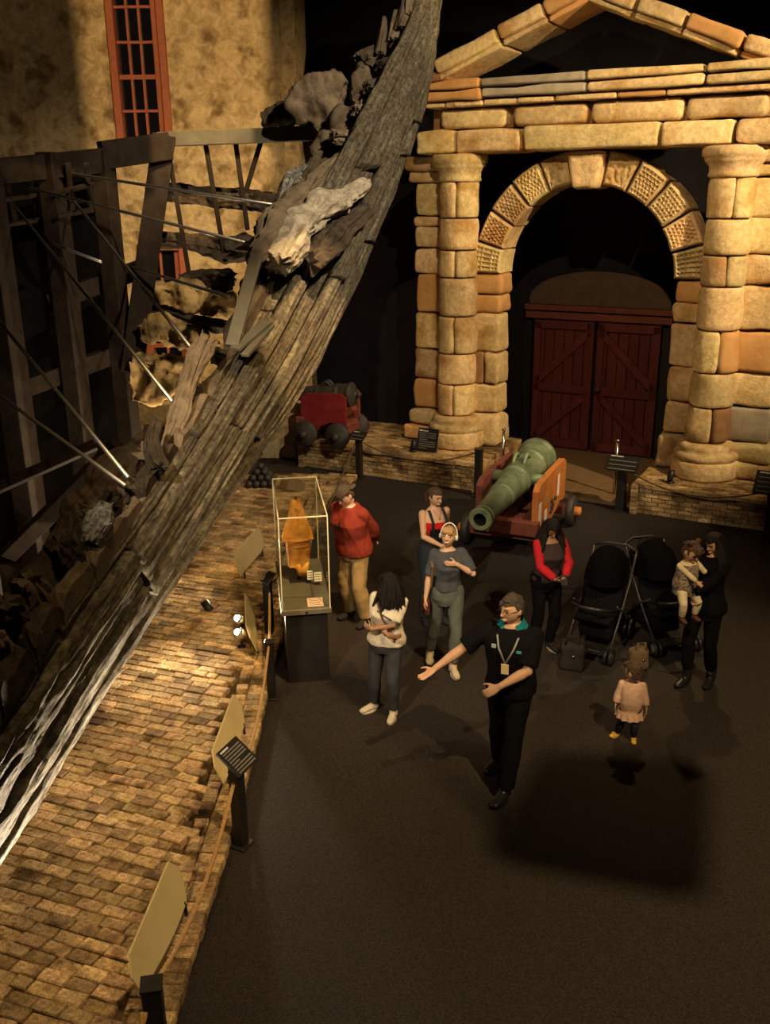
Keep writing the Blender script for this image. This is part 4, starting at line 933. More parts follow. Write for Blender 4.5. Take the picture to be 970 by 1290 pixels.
# ------------------------------------------------------------------ cannons
def cannon(name, label, muzzle, breech, metal, cheek_m, bed_m, hub_m, cards=False, sc_=1.0, ground_z=0.0):
    mz, br = Vector(muzzle), Vector(breech); d = br - mz; L = d.length; dz = d.normalized(); hd = Vector((d.x, d.y, 0)).normalized()
    t = thing(name, label, 'cannon', (mz.x, mz.y, ground_z), atan2(hd.y, hd.x))       # local +x runs from muzzle to breech
    pit = math.asin(dz.z); z0 = mz.z - ground_z
    m = Matrix.Translation((0, 0, z0)) @ Matrix.Rotation(pi/2 - pit, 4, 'Y')
    k = L/2.9
    prof = [(0, .34), (.085, .30), (.078, 0), (.125, -.005), (.142, .02), (.138, .06), (.122, .10), (.118, .14), (.13, .16), (.122, .19), (.15, .9), (.165, .92), (.165, .97), (.158, .99), (.185, 1.55), (.203, 1.57), (.203, 1.63), (.195, 1.66), (.215, 2.25), (.24, 2.28), (.235, 2.33), (.225, 2.36), (.24, 2.68), (.265, 2.71), (.265, 2.77), (.235, 2.80), (.15, 2.86), (.07, 2.9), (.05, 2.94), (.075, 2.99), (.075, 3.03), (.04, 3.07), (0, 3.08)]
    bm = B(); lathe(bm, [(r*sc_, z*k) for r, z in prof], 32, m, cap=False); bar_ = obj('barrel', bm, metal, t, True); bar_.data.set_sharp_from_angle(angle=radians(24))
    bm = B(); lathe(bm, [(.076*sc_, .02*k), (.076*sc_, .3*k), (0, .3*k)], 20, m, cap=False); obj('bore', bm, M_BORE, bar_)
    for sy in (-1, 1):
        bm = B(); base = m @ Vector((0, 0, 1.75*k)); tube(bm, [base, base + Vector((0, sy*.36*sc_, 0))], .07*sc_, 14); obj('trunnion', bm, metal, bar_, True)
        bm = B(); pts = [m @ Vector((-(.17 + .10*sin(pi*q/8))*sc_, sy*.07*sc_, (1.72 + .36*q/8)*k)) for q in range(9)]
        tube(bm, pts, [.02 + .012*sin(pi*q/8) for q in range(9)], 10); obj('lifting_handle', bm, metal, bar_, True)
        x0, x1 = 1.2*k, 2.78*k; zt = z0 + sin(pit)*1.75*k + .04
        pol = [(x0, .26), (x0, zt - .06), (x0 + .12, zt + .02), (x0 + .9*k, zt + .05), (x1 - .1, zt + .05), (x1, zt - .02), (x1, .42), (x1 - .12, .40), (x1 - .3, .44), (x1 - .5, .36), (x0 + .55*k, .27)]
        yy = sy*.36*sc_; bm = B(); prism(bm, [(x, yy - .04*sc_, z) for x, z in pol], (0, .08*sc_, 0)); ck = obj('cheek', bm, cheek_m if sy < 0 else bed_m, t)
        if sy < 0 and cards:
            for i, (cx, cz, w_, h_, r_) in enumerate(((.1, .58, .13, .32, 12), (.42, .44, .12, .22, 10), (1.12, .72, .10, .32, 10))):
                bm = B(); box(bm, (x0 + cx, yy - .046, cz), (w_, .006, h_), Matrix.Rotation(radians(r_*.2), 3, 'Y')); obj('paper_label', bm, M_PAPER, t)
            bm = B(); box(bm, (x0 + .44, yy - .046, .70), (.12, .006, .12)); obj('paper_label', bm, mat('brown_card', (.35, .22, .1), rough=.8), t)
            for cx, cz in ((.72, .60), (.92, .58), (.26, .42), (.66, .45)):
                bm = B(); lathe(bm, [(0, 0), (.035, 0), (.035, .02), (.015, .035), (0, .035)], 12, Matrix.Translation((x0 + cx, yy - .04, cz)) @ Matrix.Rotation(pi/2, 4, 'X')); obj('iron_bolt', bm, M_IRON, t, True)
            bm = B(); c0 = Vector((x0 + .74, yy - .06, .50)); tube(bm, [c0 + Vector((.06*cos(2*pi*q/14), 0, .06*sin(2*pi*q/14))) for q in range(15)], .011, 8); obj('iron_ring', bm, M_IRON, t, True)
    x0, x1 = 1.2*k, 2.78*k
    bm = B(); box(bm, (x0 - .03, 0, .40), (.16, .84*sc_, .2), bevel=.01); obj('front_transom', bm, bed_m, t)
    bm = B(); box(bm, ((x0+x1)/2, 0, .38), (x1-x0, .56*sc_, .08), bevel=.01); obj('bed', bm, bed_m, t)
    bm = B(); bar(bm, (x1 - .35, 0, .42), (x1, 0, z0 + sin(pit)*2.5*k - .2), .2, .2); obj('quoin', bm, bed_m, t)
    for xa in (x0 + .12, x1 - .12):
        bm = B(); box(bm, (xa, 0, .25), (.14, 1.0*sc_, .14), bevel=.01); ax = obj('axle', bm, bed_m, t)
        for sy in (-1, 1):
            bm = B(); lathe(bm, [(0, -.05), (.22, -.05), (.235, -.03), (.235, .03), (.22, .05), (0, .05)], 28, Matrix.Translation((xa, sy*.53*sc_, .235)) @ Matrix.Rotation(pi/2, 4, 'X')); wh = obj('wheel', bm, M_IRON, t, True)
            bm = B(); lathe(bm, [(0, -.14), (.065, -.14), (.07, -.12), (.075, .0), (.0, .0)], 16, Matrix.Translation((xa, sy*.53*sc_, .235)) @ Matrix.Rotation(pi/2*(1 if sy < 0 else -1) + pi, 4, 'X')); obj('axle_end', bm, hub_m, wh, True)
    return t
cannon('bronze_cannon', 'green bronze cannon on an orange wooden carriage before the red door', (1.21, 11.38, .85), (2.38, 14.0, 1.0), M_BRONZE, M_CARR, M_CARRD, M_CARR, True, 1.13)
rc = cannon('iron_cannon', 'dark iron cannon on a crimson carriage in shadow beside the ship hull', (-2.0, 17.35, 1.32), (-.5, 16.75, 1.4), M_IRON, M_REDCARR, M_CARRD, M_IRON, False, .85, .49)
for o in rc.children:
    pass
# ------------------------------------------------------------------ pyramid of cannon balls
R0 = .062; cx0, cy0 = -2.12, 15.55; lab = {0: 'iron cannon ball in the bottom layer of the pile', 1: 'iron cannon ball in the second layer of the pile', 2: 'iron cannon ball in the third layer of the pile', 3: 'iron cannon ball on top of the pile'}
bm = B(); ball(bm, (0, 0, 0), R0, 3); rough(bm, .003, 12); me = bpy.data.meshes.new('cannon_ball'); bm.to_mesh(me); bm.free(); me.materials.append(M_IRON); me.polygons.foreach_set('use_smooth', [True]*len(me.polygons))
for lv in range(4):
    n = 4 - lv
    for i in range(n):
        for j in range(n):
            o = link('cannon_ball', me, loc=(cx0 + (i - (n-1)/2)*2.02*R0, cy0 + (j - (n-1)/2)*2.02*R0, .095 + R0 + lv*R0*1.43)); tag(o, lab[lv], 'cannon ball', 'pile of cannon balls on the paving')
# small brown floor box lying on the paving
fb = thing('floor_box', 'small tilted wooden box on the paving behind the display case', 'box', (-1.55, 15.2, .09), radians(30))
bm = B(); box(bm, (0, 0, .10), (.34, .26, .16), Matrix.Rotation(radians(20), 3, 'Y'), .006); obj('box_body', bm, mat('brown_box', (.13, .085, .045), rough=.7), fb)
bm = B(); box(bm, (-.035, 0, .19), (.30, .22, .012), Matrix.Rotation(radians(20), 3, 'Y')); obj('box_lid', bm, mat('tan_lid', (.25, .17, .09), rough=.7), fb)
# ================================================================== PEOPLE
def ik(a, t, l1, l2, hint):
    a, t = Vector(a), Vector(t); d = t - a; L = min(d.length, (l1 + l2)*.999); u = d.normalized(); t = a + u*L
    x = (l1*l1 - l2*l2 + L*L)/(2*L); h = sqrt(max(l1*l1 - x*x, 0)); hv = Vector(hint); hv = (hv - u*hv.dot(u))
    if hv.length < 1e-5: hv = Vector((0, -1, 0))
    return a + u*x + hv.normalized()*h, t
SKIN = {}
def skin(c):
    if c not in SKIN: SKIN[c] = mat('skin_%d' % len(SKIN), tuple(v*.92 for v in c), c, .55, 12, spec=.35)
    return SKIN[c]
TORSO_M = [(.84, .13, .10, 0), (.90, .165, .115, 0), (.97, .168, .12, 0), (1.05, .155, .115, 0), (1.13, .15, .112, -.005), (1.22, .16, .118, -.008), (1.31, .176, .125, -.005), (1.38, .178, .115, .005), (1.43, .155, .09, .012), (1.47, .10, .07, .015), (1.50, .062, .06, .015)]
TORSO_F = [(.84, .13, .105, 0), (.90, .172, .12, .005), (.97, .168, .12, .005), (1.05, .14, .108, 0), (1.12, .125, .098, 0), (1.20, .135, .11, -.012), (1.28, .148, .128, -.022), (1.35, .15, .11, -.005), (1.41, .14, .085, .01), (1.455, .09, .065, .014), (1.49, .052, .052, .015)]
TORSO_K = [(.70, .16, .13, 0), (.78, .19, .15, 0), (.88, .20, .165, -.01), (1.0, .20, .165, -.015), (1.12, .195, .155, -.005), (1.22, .18, .13, 0), (1.29, .13, .10, .005), (1.33, .07, .07, .005)]
class Figure:
    def __init__(s, name, label, loc, facing, h, kind='m', lean=0, twist=0, sidelean=0, head=(0, 0, 0), feet=None, hands=None, elbows=None, knees=None, tone=(.50, .29, .18), bulk=1.0, toes=(8, -8), pelvis=(0, 0, 0), group=None, base_z=0.0):
        s.kind, s.bulk = kind, bulk; s.kid = kind == 'k'
        s.root = thing(name, label, 'person', (loc[0], loc[1], base_z), atan2(facing[1], facing[0]) + pi/2, group)
        s.k = h/1.75; s.sk = skin(tone); s.root.scale = (s.k,)*3
        K = s.kid
        s.rings = {'m': TORSO_M, 'f': TORSO_F, 'k': TORSO_K}[kind]
        s.hipz, s.hipx = (.74, .085) if K else (.92, .088)
        s.shz, s.shx = (1.24, .20) if K else (1.42, .182 if kind == 'm' else .152)
        s.hz = 1.52 if K else 1.615; s.hs = 1.85 if K else (1.0 if kind == 'm' else .97)
        s.neckz = 1.30 if K else 1.47
        s.U, s.F = (.24, .20) if K else ((.29, .255) if kind == 'm' else (.27, .24))
        s.TH, s.SH = (.37, .32) if K else (.43, .425)
        s.pel = Vector(pelvis)
        s.T = Matrix.Rotation(radians(twist), 3, 'Z') @ Matrix.Rotation(radians(sidelean), 3, 'Y') @ Matrix.Rotation(radians(lean), 3, 'X')
        s.lean_args = (twist, sidelean, lean)
        feet = feet or {'L': (.11, 0), 'R': (-.11, 0)}
        hands = hands or {}; elbows = elbows or {}; knees = knees or {}
        s.J = {}
        for sd, sg in (('L', 1), ('R', -1)):
            hip = s.pel + Vector((sg*s.hipx, 0, s.hipz)); f = feet[sd]; ank = Vector((f[0], f[1] + .03, .085 + (f[2] if len(f) > 2 else 0)))
            kn, ank = ik(hip, ank, s.TH, s.SH, knees.get(sd, (sg*.1, -1, 0)))
            sh = s.up(Vector((sg*s.shx, .012, s.shz)))
            hd = Vector(hands.get(sd, (sg*(s.shx + .09), -.04, s.shz - s.U - s.F + .04)))
            el, wr = ik(sh, hd, s.U, s.F, elbows.get(sd, (sg*.5, 1, -.1)))
            s.J[sd] = dict(hip=hip, knee=kn, ank=ank, sh=sh, el=el, wr=wr, toe=radians(toes[0] if sd == 'L' else toes[1]))
        yw, pt, rl = head
        s.HR = Matrix.Rotation(radians(yw), 3, 'Z') @ Matrix.Rotation(radians(rl), 3, 'Y') @ Matrix.Rotation(radians(pt), 3, 'X')
        s.nb = s.up(Vector((0, .015, s.neckz))); s.hc = s.up(Vector((0, -.005, s.hz)))
    def up(s, p):
        f = max(0, min(1, (p.z - s.hipz)/(s.shz - s.hipz - .1))); tw, sl, ln = s.lean_args; pv = Vector((0, 0, s.hipz))
        R = Matrix.Rotation(radians(tw*f), 3, 'Z') @ Matrix.Rotation(radians(sl*(.5+.5*f)), 3, 'Y') @ Matrix.Rotation(radians(ln*(.5+.5*f)), 3, 'X')
        return s.pel + pv + R @ (p - pv)
    def hp(s, x, y, z): return s.hc + s.HR @ (Vector((x, y, z))*s.hs)
    def torso(s, bm, off, z0, z1, bulk=None, n=22, flare=0.0):
        bulk = bulk or s.bulk; R = [r for r in s.rings]; zs = [z0] + [r[0] for r in R if z0 < r[0] < z1] + [z1]; rings = []
        for z in zs:
            zz = [r[0] for r in R]; hw = np.interp(z, zz, [r[1] for r in R]); hd = np.interp(z, zz, [r[2] for r in R]); yo = np.interp(z, zz, [r[3] for r in R])
            belly = bulk if z < s.shz - .08 else 1 + (bulk-1)*.4
            fl = 1 + flare*max(0, (s.shz - .25 - z))
            hw, hd = (hw*belly + off)*fl, (hd*(belly*1.06 if bulk > 1.05 else belly) + off)*fl
            ring = []
            for k in range(n):
                a = 2*pi*k/n; c_, s_ = cos(a), sin(a); e = .82
                p = Vector((hw*math.copysign(abs(c_)**e, c_), yo + hd*math.copysign(abs(s_)**e, s_), z)); ring.append(bm.verts.new(s.up(p)))
            rings.append(ring)
        for a_, c_ in zip(rings, rings[1:]):
            for k in range(n): bm.faces.new((a_[k], a_[(k+1) % n], c_[(k+1) % n], c_[k]))
        bm.faces.new(rings[0][::-1]); bm.faces.new(rings[-1])
    def front(s, x, z, off=.03, side=-1):
        R = s.rings; zz = [r[0] for r in R]; bk = s.bulk if z < s.shz - .08 else 1 + (s.bulk-1)*.4
        hw = np.interp(z, zz, [r[1] for r in R])*bk + off; hd = np.interp(z, zz, [r[2] for r in R])*bk*(1.06 if s.bulk > 1.05 else 1) + off; yo = np.interp(z, zz, [r[3] for r in R])
        q = max(0, 1 - (min(abs(x)/hw, 1))**(2/.82))**.41
        return s.up(Vector((x, yo + side*hd*q, z)))
    def ribbon(s, name, pts, w_, m, off=.034, th=.008):
        bm = B(); P = [s.front(x, z, off, sd) for x, z, sd in pts]; tube(bm, P, [(w_, th)]*len(P), 8, side=(1, 0, .01)); return obj(name, bm, m, s.root, True)
    def arm(s, bm, sd, off, frac, loose=0.0, start=0.0):
        j = s.J[sd]; g = (1.0 if s.kind == 'm' else .86)*(1.15 if s.kid else 1); pts, rad = [], []
        for t, r in ((-.12, .05), (0, .057), (.25, .054), (.5, .048), (.75, .043), (1, .041), (1.25, .044), (1.5, .038), (1.8, .029), (2.0, .027)):
            if t < start: continue
            tt = min(t, frac)
            p = j['sh'].lerp(j['el'], tt) if tt <= 1 else j['el'].lerp(j['wr'], tt-1)
            if t < 0: p = j['sh'] + Vector((-.05 if sd == 'L' else .05, 0, -.01))
            if pts and (p - pts[-1]).length < 1e-4: break
            pts.append(p); rad.append(r*g + off + loose*max(0, tt))
            if t >= frac: break
        tube(bm, pts, rad, 14)
        if start <= 0: ball(bm, j['sh'], .056*g + off, 2)
        if frac > 1.05: ball(bm, j['el'], .043*g + off, 2)
    def leg(s, bm, sd, off, frac, loose=0.0):
        j = s.J[sd]; g = (1.0 if s.kind != 'f' else .97)*(1.12 if s.kid else 1); pts, rad = [], []
        top = j['hip'] + Vector((0, 0, .05))
        for t, r in ((-.05, .08), (0, .092), (.3, .086), (.6, .072), (1, .056), (1.3, .058), (1.6, .047), (1.85, .037), (2.0, .036)):
            tt = min(t, frac); p = top.lerp(j['knee'], max(tt, 0)) if tt <= 1 else j['knee'].lerp(j['ank'], tt-1)
            if t < 0: p = top + Vector((0, 0, .06))
            if pts and (p - pts[-1]).length < 1e-4: break
            pts.append(p); rad.append(r*g*(1 + (s.bulk-1)*.5) + off + loose*max(0, tt-.4))
            if t >= frac: break
        tube(bm, pts, rad, 16)
        if frac > 1.05: ball(bm, j['knee'], .056*g + off, 2)
    def hand(s, bm, sd, curl=35, palm=None, spread=1.0, thumb=1.0, aim=None):
        j = s.J[sd]; d = Vector(aim).normalized() if aim else (j['wr'] - j['el']).normalized(); sg = 1 if sd == 'L' else -1; g = .95 if s.kind == 'm' else .85
        if s.kid: g = 1.0
        n_ = Vector(palm) if palm else Vector((-sg, 0, 0)); n_ = (n_ - d*n_.dot(d)).normalized(); lat = d.cross(n_).normalized()*(-sg)   # lat points to the thumb
        w0 = j['wr']; tube(bm, [w0 - d*.02, w0 + d*.03*g, w0 + d*.07*g, w0 + d*.095*g], [(.026*g, .019*g), (.038*g, .017*g), (.042*g, .015*g), (.036*g, .012*g)], 12, side=lat)
        for i, (o_, L) in enumerate(((.030, .072), (.0105, .082), (-.0095, .076), (-.028, .06))):
            b0 = w0 + d*.088*g + lat*(o_*g); dd = (d + lat*(o_*2.2*spread)).normalized(); pts = [b0 - d*.02]; p = b0; a = radians(curl*.5)
            for q, f in ((0, .42), (1, .32), (2, .26)):
                pts.append(p); p = p + (dd*cos(a) + n_*sin(a))*(L*f*g); a += radians(curl*.8)
            pts.append(p); tube(bm, pts, [.0098*g, .0095*g, .0088*g, .008*g, .0065*g], 8)
        t0 = w0 + d*.03*g + lat*.03*g; td = (d*.6 + lat*(.75*thumb) + n_*.35).normalized()
        tube(bm, [t0 - td*.015, t0 + td*.03*g, t0 + (td*.055 + d*.012)*g, t0 + (td*.065 + d*.03)*g], [.014*g, .0115*g, .0105*g, .008*g], 8)
    def foot_dir(s, sd):
        a = s.J[sd]['toe']; return Vector((sin(a), -cos(a), 0))
    def body(s, bare_legs=False, hands=None, voxel=None, arms=2.0):
        bm = B(); s.torso(bm, 0, s.rings[0][0], s.rings[-1][0])
        for sd in 'LR':
            s.arm(bm, sd, 0, arms); s.leg(bm, sd, 0, 2.0); h = (hands or {}).get(sd, {}); s.hand(bm, sd, **h)
            fd = s.foot_dir(sd); a = s.J[sd]['ank']; tube(bm, [a + Vector((0, 0, .03)), a + Vector((0, 0, -.02)) + fd*.01, a + fd*.06 + Vector((0, 0, -.045)), a + fd*.13 + Vector((0, 0, -.06))], [(.034, .036), (.036, .04), (.036, .028), (.03, .016)], 10, side=Vector((-fd.y, fd.x, 0)))
        nt = s.hc + s.HR @ (Vector((0, .018, -.06))*s.hs); r = .052 if s.kind == 'm' else .045
        if s.kid: r = .06
        tube(bm, [s.nb - Vector((0, 0, .06)), s.nb.lerp(nt, .5), nt], [r*1.25, r, r*1.02], 14)
        # head
        hb = bmesh.new(); bmesh.ops.create_icosphere(hb, subdivisions=4, radius=1.0); K = s.kid
        for v in hb.verts:
            x, y, z = v.co; X, Y, Z = .074*x, .096*y, .122*z
            if z < 0:
                t = -z; X *= 1 - .30*t*t - .06*t; Y *= (1 - .42*t) if y > 0 else (1 - .10*t)
                if y > 0: Y -= .02*t
            if K: X *= 1.06; Y *= 1.03; Z *= .95
            if y < 0:
                for ex in (-.031, .031):
                    q = ((X - ex)/.016)**2 + ((Z - .012)/.012)**2; Y += .010*math.exp(-q)
                Y += .004*math.exp(-((X/.03)**2 + ((Z+.045)/.012)**2))
                Y -= .006*math.exp(-((X/.025)**2 + ((Z+.10)/.02)**2))
                Y -= .004*math.exp(-((Z-.038)/.012)**2)*(abs(X) < .055)
            v.co = s.hp(X, Y, Z)
        tmp = bpy.data.meshes.new('t'); hb.to_mesh(tmp); hb.free(); bm.from_mesh(tmp); bpy.data.meshes.remove(tmp)
        kn = .7 if K else 1
        tube(bm, [s.hp(0, -.084, .03), s.hp(0, -.096, .008), s.hp(0, -.108*(1 if not K else .97), -.018), s.hp(0, -.094, -.03)], [.007*s.hs*kn, .009*s.hs*kn, .0145*s.hs*kn, .008*s.hs*kn], 10)
        tube(bm, [s.hp(-.026, -.084, -.060), s.hp(0, -.091, -.058), s.hp(.026, -.084, -.060)], [.006*s.hs, .0085*s.hs, .006*s.hs], 8)
        for sg in (-1, 1): ball(bm, s.hp(sg*.076, .012, .0), (.011*s.hs, .020*s.hs, .032*s.hs), 2, s.HR)
        s.bodyo = baked('body', bm, (voxel or .0078), 2, s.sk, s.root)
        me_ = mat('eye_dark', (.02, .014, .01), rough=.2, spec=.5); lp = mat('lip_rose', (.30, .14, .095), rough=.6); br = mat('brow_brown', (.05, .03, .018), rough=.9)
        for sg in (-1, 1):
            bm = B(); ball(bm, s.hp(sg*.031, -.0775, .012), (.013*s.hs, .009*s.hs, .0075*s.hs), 2, s.HR); obj('eye', bm, me_, s.root, True)
            bm = B(); tube(bm, [s.hp(sg*.014, -.094, .034), s.hp(sg*.032, -.091, .040), s.hp(sg*.05, -.080, .034)], [.003*s.hs, .004*s.hs, .0025*s.hs], 6); obj('eyebrow', bm, br, s.root, True)
        bm = B(); tube(bm, [s.hp(-.022, -.089, -.0605), s.hp(0, -.0985, -.0585), s.hp(.022, -.089, -.0605)], [.003*s.hs, .0065*s.hs, .003*s.hs], 8); obj('lips', bm, lp, s.root, True)
        return s
    def top(s, name, m, z0, z1, off=.016, sleeve=.75, loose=.014, fold=.010, extra=None, flare=0.0, sides='LR', bulk=None):
        bm = B(); s.torso(bm, off, z0, z1, bulk, flare=flare)
        for sd in sides:
            if sleeve: s.arm(bm, sd, off*.75, sleeve, loose)
        if extra: extra(bm)
        return baked(name, bm, .0105, 3, m, s.root, fold, 10, seed=len(s.root.children)*3.1)
    def trousers(s, m, z1=None, off=.014, frac=1.95, loose=.006, name='trousers', fold=.009):
        bm = B(); s.torso(bm, off, s.rings[0][0] - .02, z1 or (s.hipz + .12))
        for sd in 'LR': s.leg(bm, sd, off, frac, loose)
        return baked(name, bm, .0105, 2, m, s.root, fold, 9, seed=2.2)
    def shoes(s, m, sole=None, L=.265, high=0.0, pre='shoe'):
        for sd in 'LR':
            a = s.J[sd]['ank']; fd = s.foot_dir(sd); sdv = Vector((-fd.y, fd.x, 0)); g = .05 if s.kind == 'm' else .045
            if s.kid: L = .24; g = .055
            z = a.z - .085; c = Vector((a.x, a.y, z)); bm = B()
            P = [c - fd*.055 + Vector((0, 0, .045)), c - fd*.03 + Vector((0, 0, .05)), c + fd*.04 + Vector((0, 0, .05)), c + fd*.10 + Vector((0, 0, .042)), c + fd*(L-.10) + Vector((0, 0, .034)), c + fd*(L-.065) + Vector((0, 0, .03))]
            tube(bm, P, [(g*.62, .036), (g*.8, .044), (g*.86, .046), (g*.98, .036), (g*.9, .028), (g*.55, .022)], 14, side=sdv)
            tube(bm, [a + Vector((0, 0, -.05)), a + Vector((0, 0, .02 + high))], [.05, .047 + (.012 if high else 0)], 12)
            sh = baked(pre, bm, .008, 2, m, s.root)
            bm = B(); pts = []
            for q in range(20):
                an = 2*pi*q/20; x = cos(an); y = sin(an); ln = (L - .055)/2 + .008; pts.append(c + fd*((L-.11)/2 - .005 + x*ln) + sdv*(y*(g + .003)*(1 - .18*(x < 0)*abs(x))) + Vector((0, 0, .001)))
            prism(bm, pts, (0, 0, .02)); obj('sole', bm, sole or M_BLACK, sh)
    def hair(s, m, style='short', length=.25, fringe=True, seed=0, name='hair'):
        rnd = random.Random(seed); bm = B(); hs = s.hs
        hb = bmesh.new(); bmesh.ops.create_icosphere(hb, subdivisions=3, radius=1.0)
        thick = {'short': .010, 'long': .016, 'tied': .012, 'kid': .008}[style]
        dl = []
        for v in hb.verts:
            x, y, z = v.co
            lim = .32 if y < -.35 else (-.12 if y < .15 else -.62)
            if style == 'short' and y >= -.35: lim = .0 if y < .15 else -.5
            if z < lim: dl.append(v); continue
            t = max(0, -z); v.co = s.hp((.074 + thick)*x*(1 - .2*t*t), (.096 + thick)*y - (.004 if y < 0 else 0), (.122 + thick)*z)
        bmesh.ops.delete(hb, geom=dl, context='VERTS')
        bmesh.ops.solidify(hb, geom=hb.faces[:], thickness=.014*hs)
        tmp = bpy.data.meshes.new('t'); hb.to_mesh(tmp); hb.free(); bm.from_mesh(tmp); bpy.data.meshes.remove(tmp)
        def strand(p0, p1, p2, r): tube(bm, [p0, p0.lerp(p1, .5), p1, p1.lerp(p2, .6), p2], [r*.8, r, r, r*.85, r*.4], 7)
        if style == 'long':
            for i in range(90):
                a = rnd.uniform(-.40*pi, 1.40*pi); x, y = cos(a), sin(a)
                if y < -.72: continue
                p0 = s.hp(.055*x, .07*y + .01, .085); p1 = s.hp(.096*x, .112*y + .012, -.03 + rnd.uniform(-.03, .03))
                dv = s.HR @ Vector((x, y, 0)); dv.z = 0; ln = length*rnd.uniform(.7, 1.05); wv = Vector((rnd.uniform(-.02, .02), rnd.uniform(-.02, .02), 0))
                p2 = p1 + dv*(.035 + .03*rnd.random()) + wv + Vector((0, 0, -ln*.62)); rad_ = s.up(Vector((0, .01, s.shz)))
                out = Vector((p2.x - rad_.x, p2.y - rad_.y, 0)); lim = .15 if abs(out.x) < .1 else .2
                if p2.z < s.shz + .02 and out.length < lim*.95: p2 += out.normalized()*(lim*.95 - out.length)
                strand(p0, p1, p2, rnd.uniform(.014, .023)*hs)
        if style == 'tied':
            p = s.hp(0, .105, .03); ball(bm, p, .03, 2); strand(p, s.hp(0, .15, -.04), s.hp(.01, .13, -.17), .026)
            strand(p, s.hp(.02, .14, -.03), s.hp(.03, .12, -.13), .02)
        if style in ('short', 'kid'):
            for i in range(70):
                a = rnd.uniform(0, 2*pi); e = rnd.uniform(.25, 1.45); x, y, z = cos(a)*cos(e), sin(a)*cos(e), sin(e)
                if y < -.55 and z < .45: continue
                q = Vector(((.074+thick)*x, (.096+thick)*y, (.122+thick)*z)); tg = Vector((-.2*x, .6 if y > -.5 else -.3, -.5 if y > 0 else .1)).normalized()
                tube(bm, [s.hp(*q), s.hp(*(q + tg*.02 + q.normalized()*.004)), s.hp(*(q + tg*.038))], [.008*hs, .007*hs, .003*hs], 6)
        if fringe:
            for i in range(13):
                x = (i-6)/6; strand(s.hp(.04*x, -.055, .115), s.hp(.058*x, -.100, .078), s.hp(.066*x, -.098 + .03*abs(x)**2, .046 - .02*abs(x)), .0085*hs)
        return baked(name, bm, .0072, 1, m, s.root)
def fac(deg):  # 0 = towards the camera side (-y), positive turns to +x
    return (sin(radians(deg)), -cos(radians(deg)))
def g2(px, py): p = ground(px, py); return (p.x, p.y)
H_BLACK = mat('black_hair', (.004, .003, .0028), (.010, .0075, .006), .55, 60, bump=.5, bscale=90, spec=.2)
H_BROWN = mat('brown_hair', (.045, .024, .012), (.10, .055, .03), .5, 60, bump=.5, bscale=90, spec=.4)
H_BLONDE = mat('blonde_hair', (.32, .18, .07), (.52, .33, .14), .5, 60, bump=.5, bscale=90, spec=.4)
H_GREY = mat('greying_hair', (.025, .017, .012), (.065, .046, .034), .7, 60, bump=.5, bscale=90)
CL = lambda n, c, **k: mat(n, tuple(v*.8 for v in c), c, k.pop('rough', .88), k.pop('scale', 14), bump=.25, bscale=60, spec=.05, **k)
FAIR, TAN, BROWN = (.58, .35, .23), (.46, .26, .15), (.27, .14, .075)

# --- guide in black with a teal collar, pointing to the ship
g = Figure('person', 'man in black shirt with teal collar and lanyard, one arm stretched out, palm up', (1.02, 6.9), fac(-22), 1.80, 'm', lean=3, head=(-34, 4, 0), tone=TAN, bulk=1.10,
           feet={'R': (-.13, .20), 'L': (.03, -.22)}, hands={'R': (-.56, -.26, 1.10), 'L': (-.03, -.27, 1.05)}, elbows={'R': (-.3, .5, -1), 'L': (1, .1, -.35)}, toes=(-14, -22))
g.body(hands={'R': dict(curl=14, palm=(0, -.3, 1), spread=1.6), 'L': dict(curl=42, palm=(-.3, .7, -.4))})
M_BLKSHIRT = CL('black_polo', (.0055, .005, .0055)); M_TEAL = CL('teal_collar', (.02, .26, .30))
g.trousers(CL('black_trousers', (.0055, .005, .0055)), loose=.012); g.top('polo_shirt', M_BLKSHIRT, .88, 1.475, .02, .86, .022, .012)
def collar(f, m, r=.085, w_=.05, z=1.475, name='collar', gap=.7):
    bm = B(); n = 22
    ring = []
    for i in range(n+1):
        a = -pi/2 + gap/2 + (2*pi - gap)*i/n; x, y = cos(a), sin(a)
        lo = f.up(Vector(((r + .034)*x, .012 + (r + .028)*y, z - .030 - .10*max(0, -y)**2))); hi = f.up(Vector((r*.80*x, .016 + r*.80*y, z + w_*.75 - .035*max(0, -y))))
        ring.append((bm.verts.new(lo), bm.verts.new(hi)))
    for (a_, b_), (c_, d_) in zip(ring, ring[1:]): bm.faces.new((a_, c_, d_, b_))
    bmesh.ops.solidify(bm, geom=bm.faces[:], thickness=.012); return obj(name, bm, m, f.root, True)
collar(g, M_TEAL, .105, .085, gap=1.1); g.hair(H_GREY, 'short', fringe=False, seed=3)
g.shoes(mat('black_leather', (.012, .011, .010), rough=.28, spec=.5))
M_LAN = mat('grey_lanyard', (.2, .19, .17))
for sg in (-1, 1): g.ribbon('lanyard', [(sg*.085, 1.44, -1), (sg*.06, 1.36, -1), (0, 1.23, -1)], .008, M_LAN, .045, .004)
bm = B(); box(bm, g.front(0, 1.19, .055), (.06, .006, .09), Matrix.Rotation(radians(4), 3, 'X'), .002); obj('name_badge', bm, M_BOARD, g.root)
bm = B(); box(bm, g.front(.10, 1.34, .04), (.04, .008, .02)); obj('shirt_emblem', bm, CL('emblem_teal', (.06, .3, .33)), g.root)
bm = B(); box(bm, g.front(-.10, 1.36, .04), (.035, .008, .03)); obj('shirt_emblem', bm, CL('emblem_grey', (.35, .4, .42)), g.root)
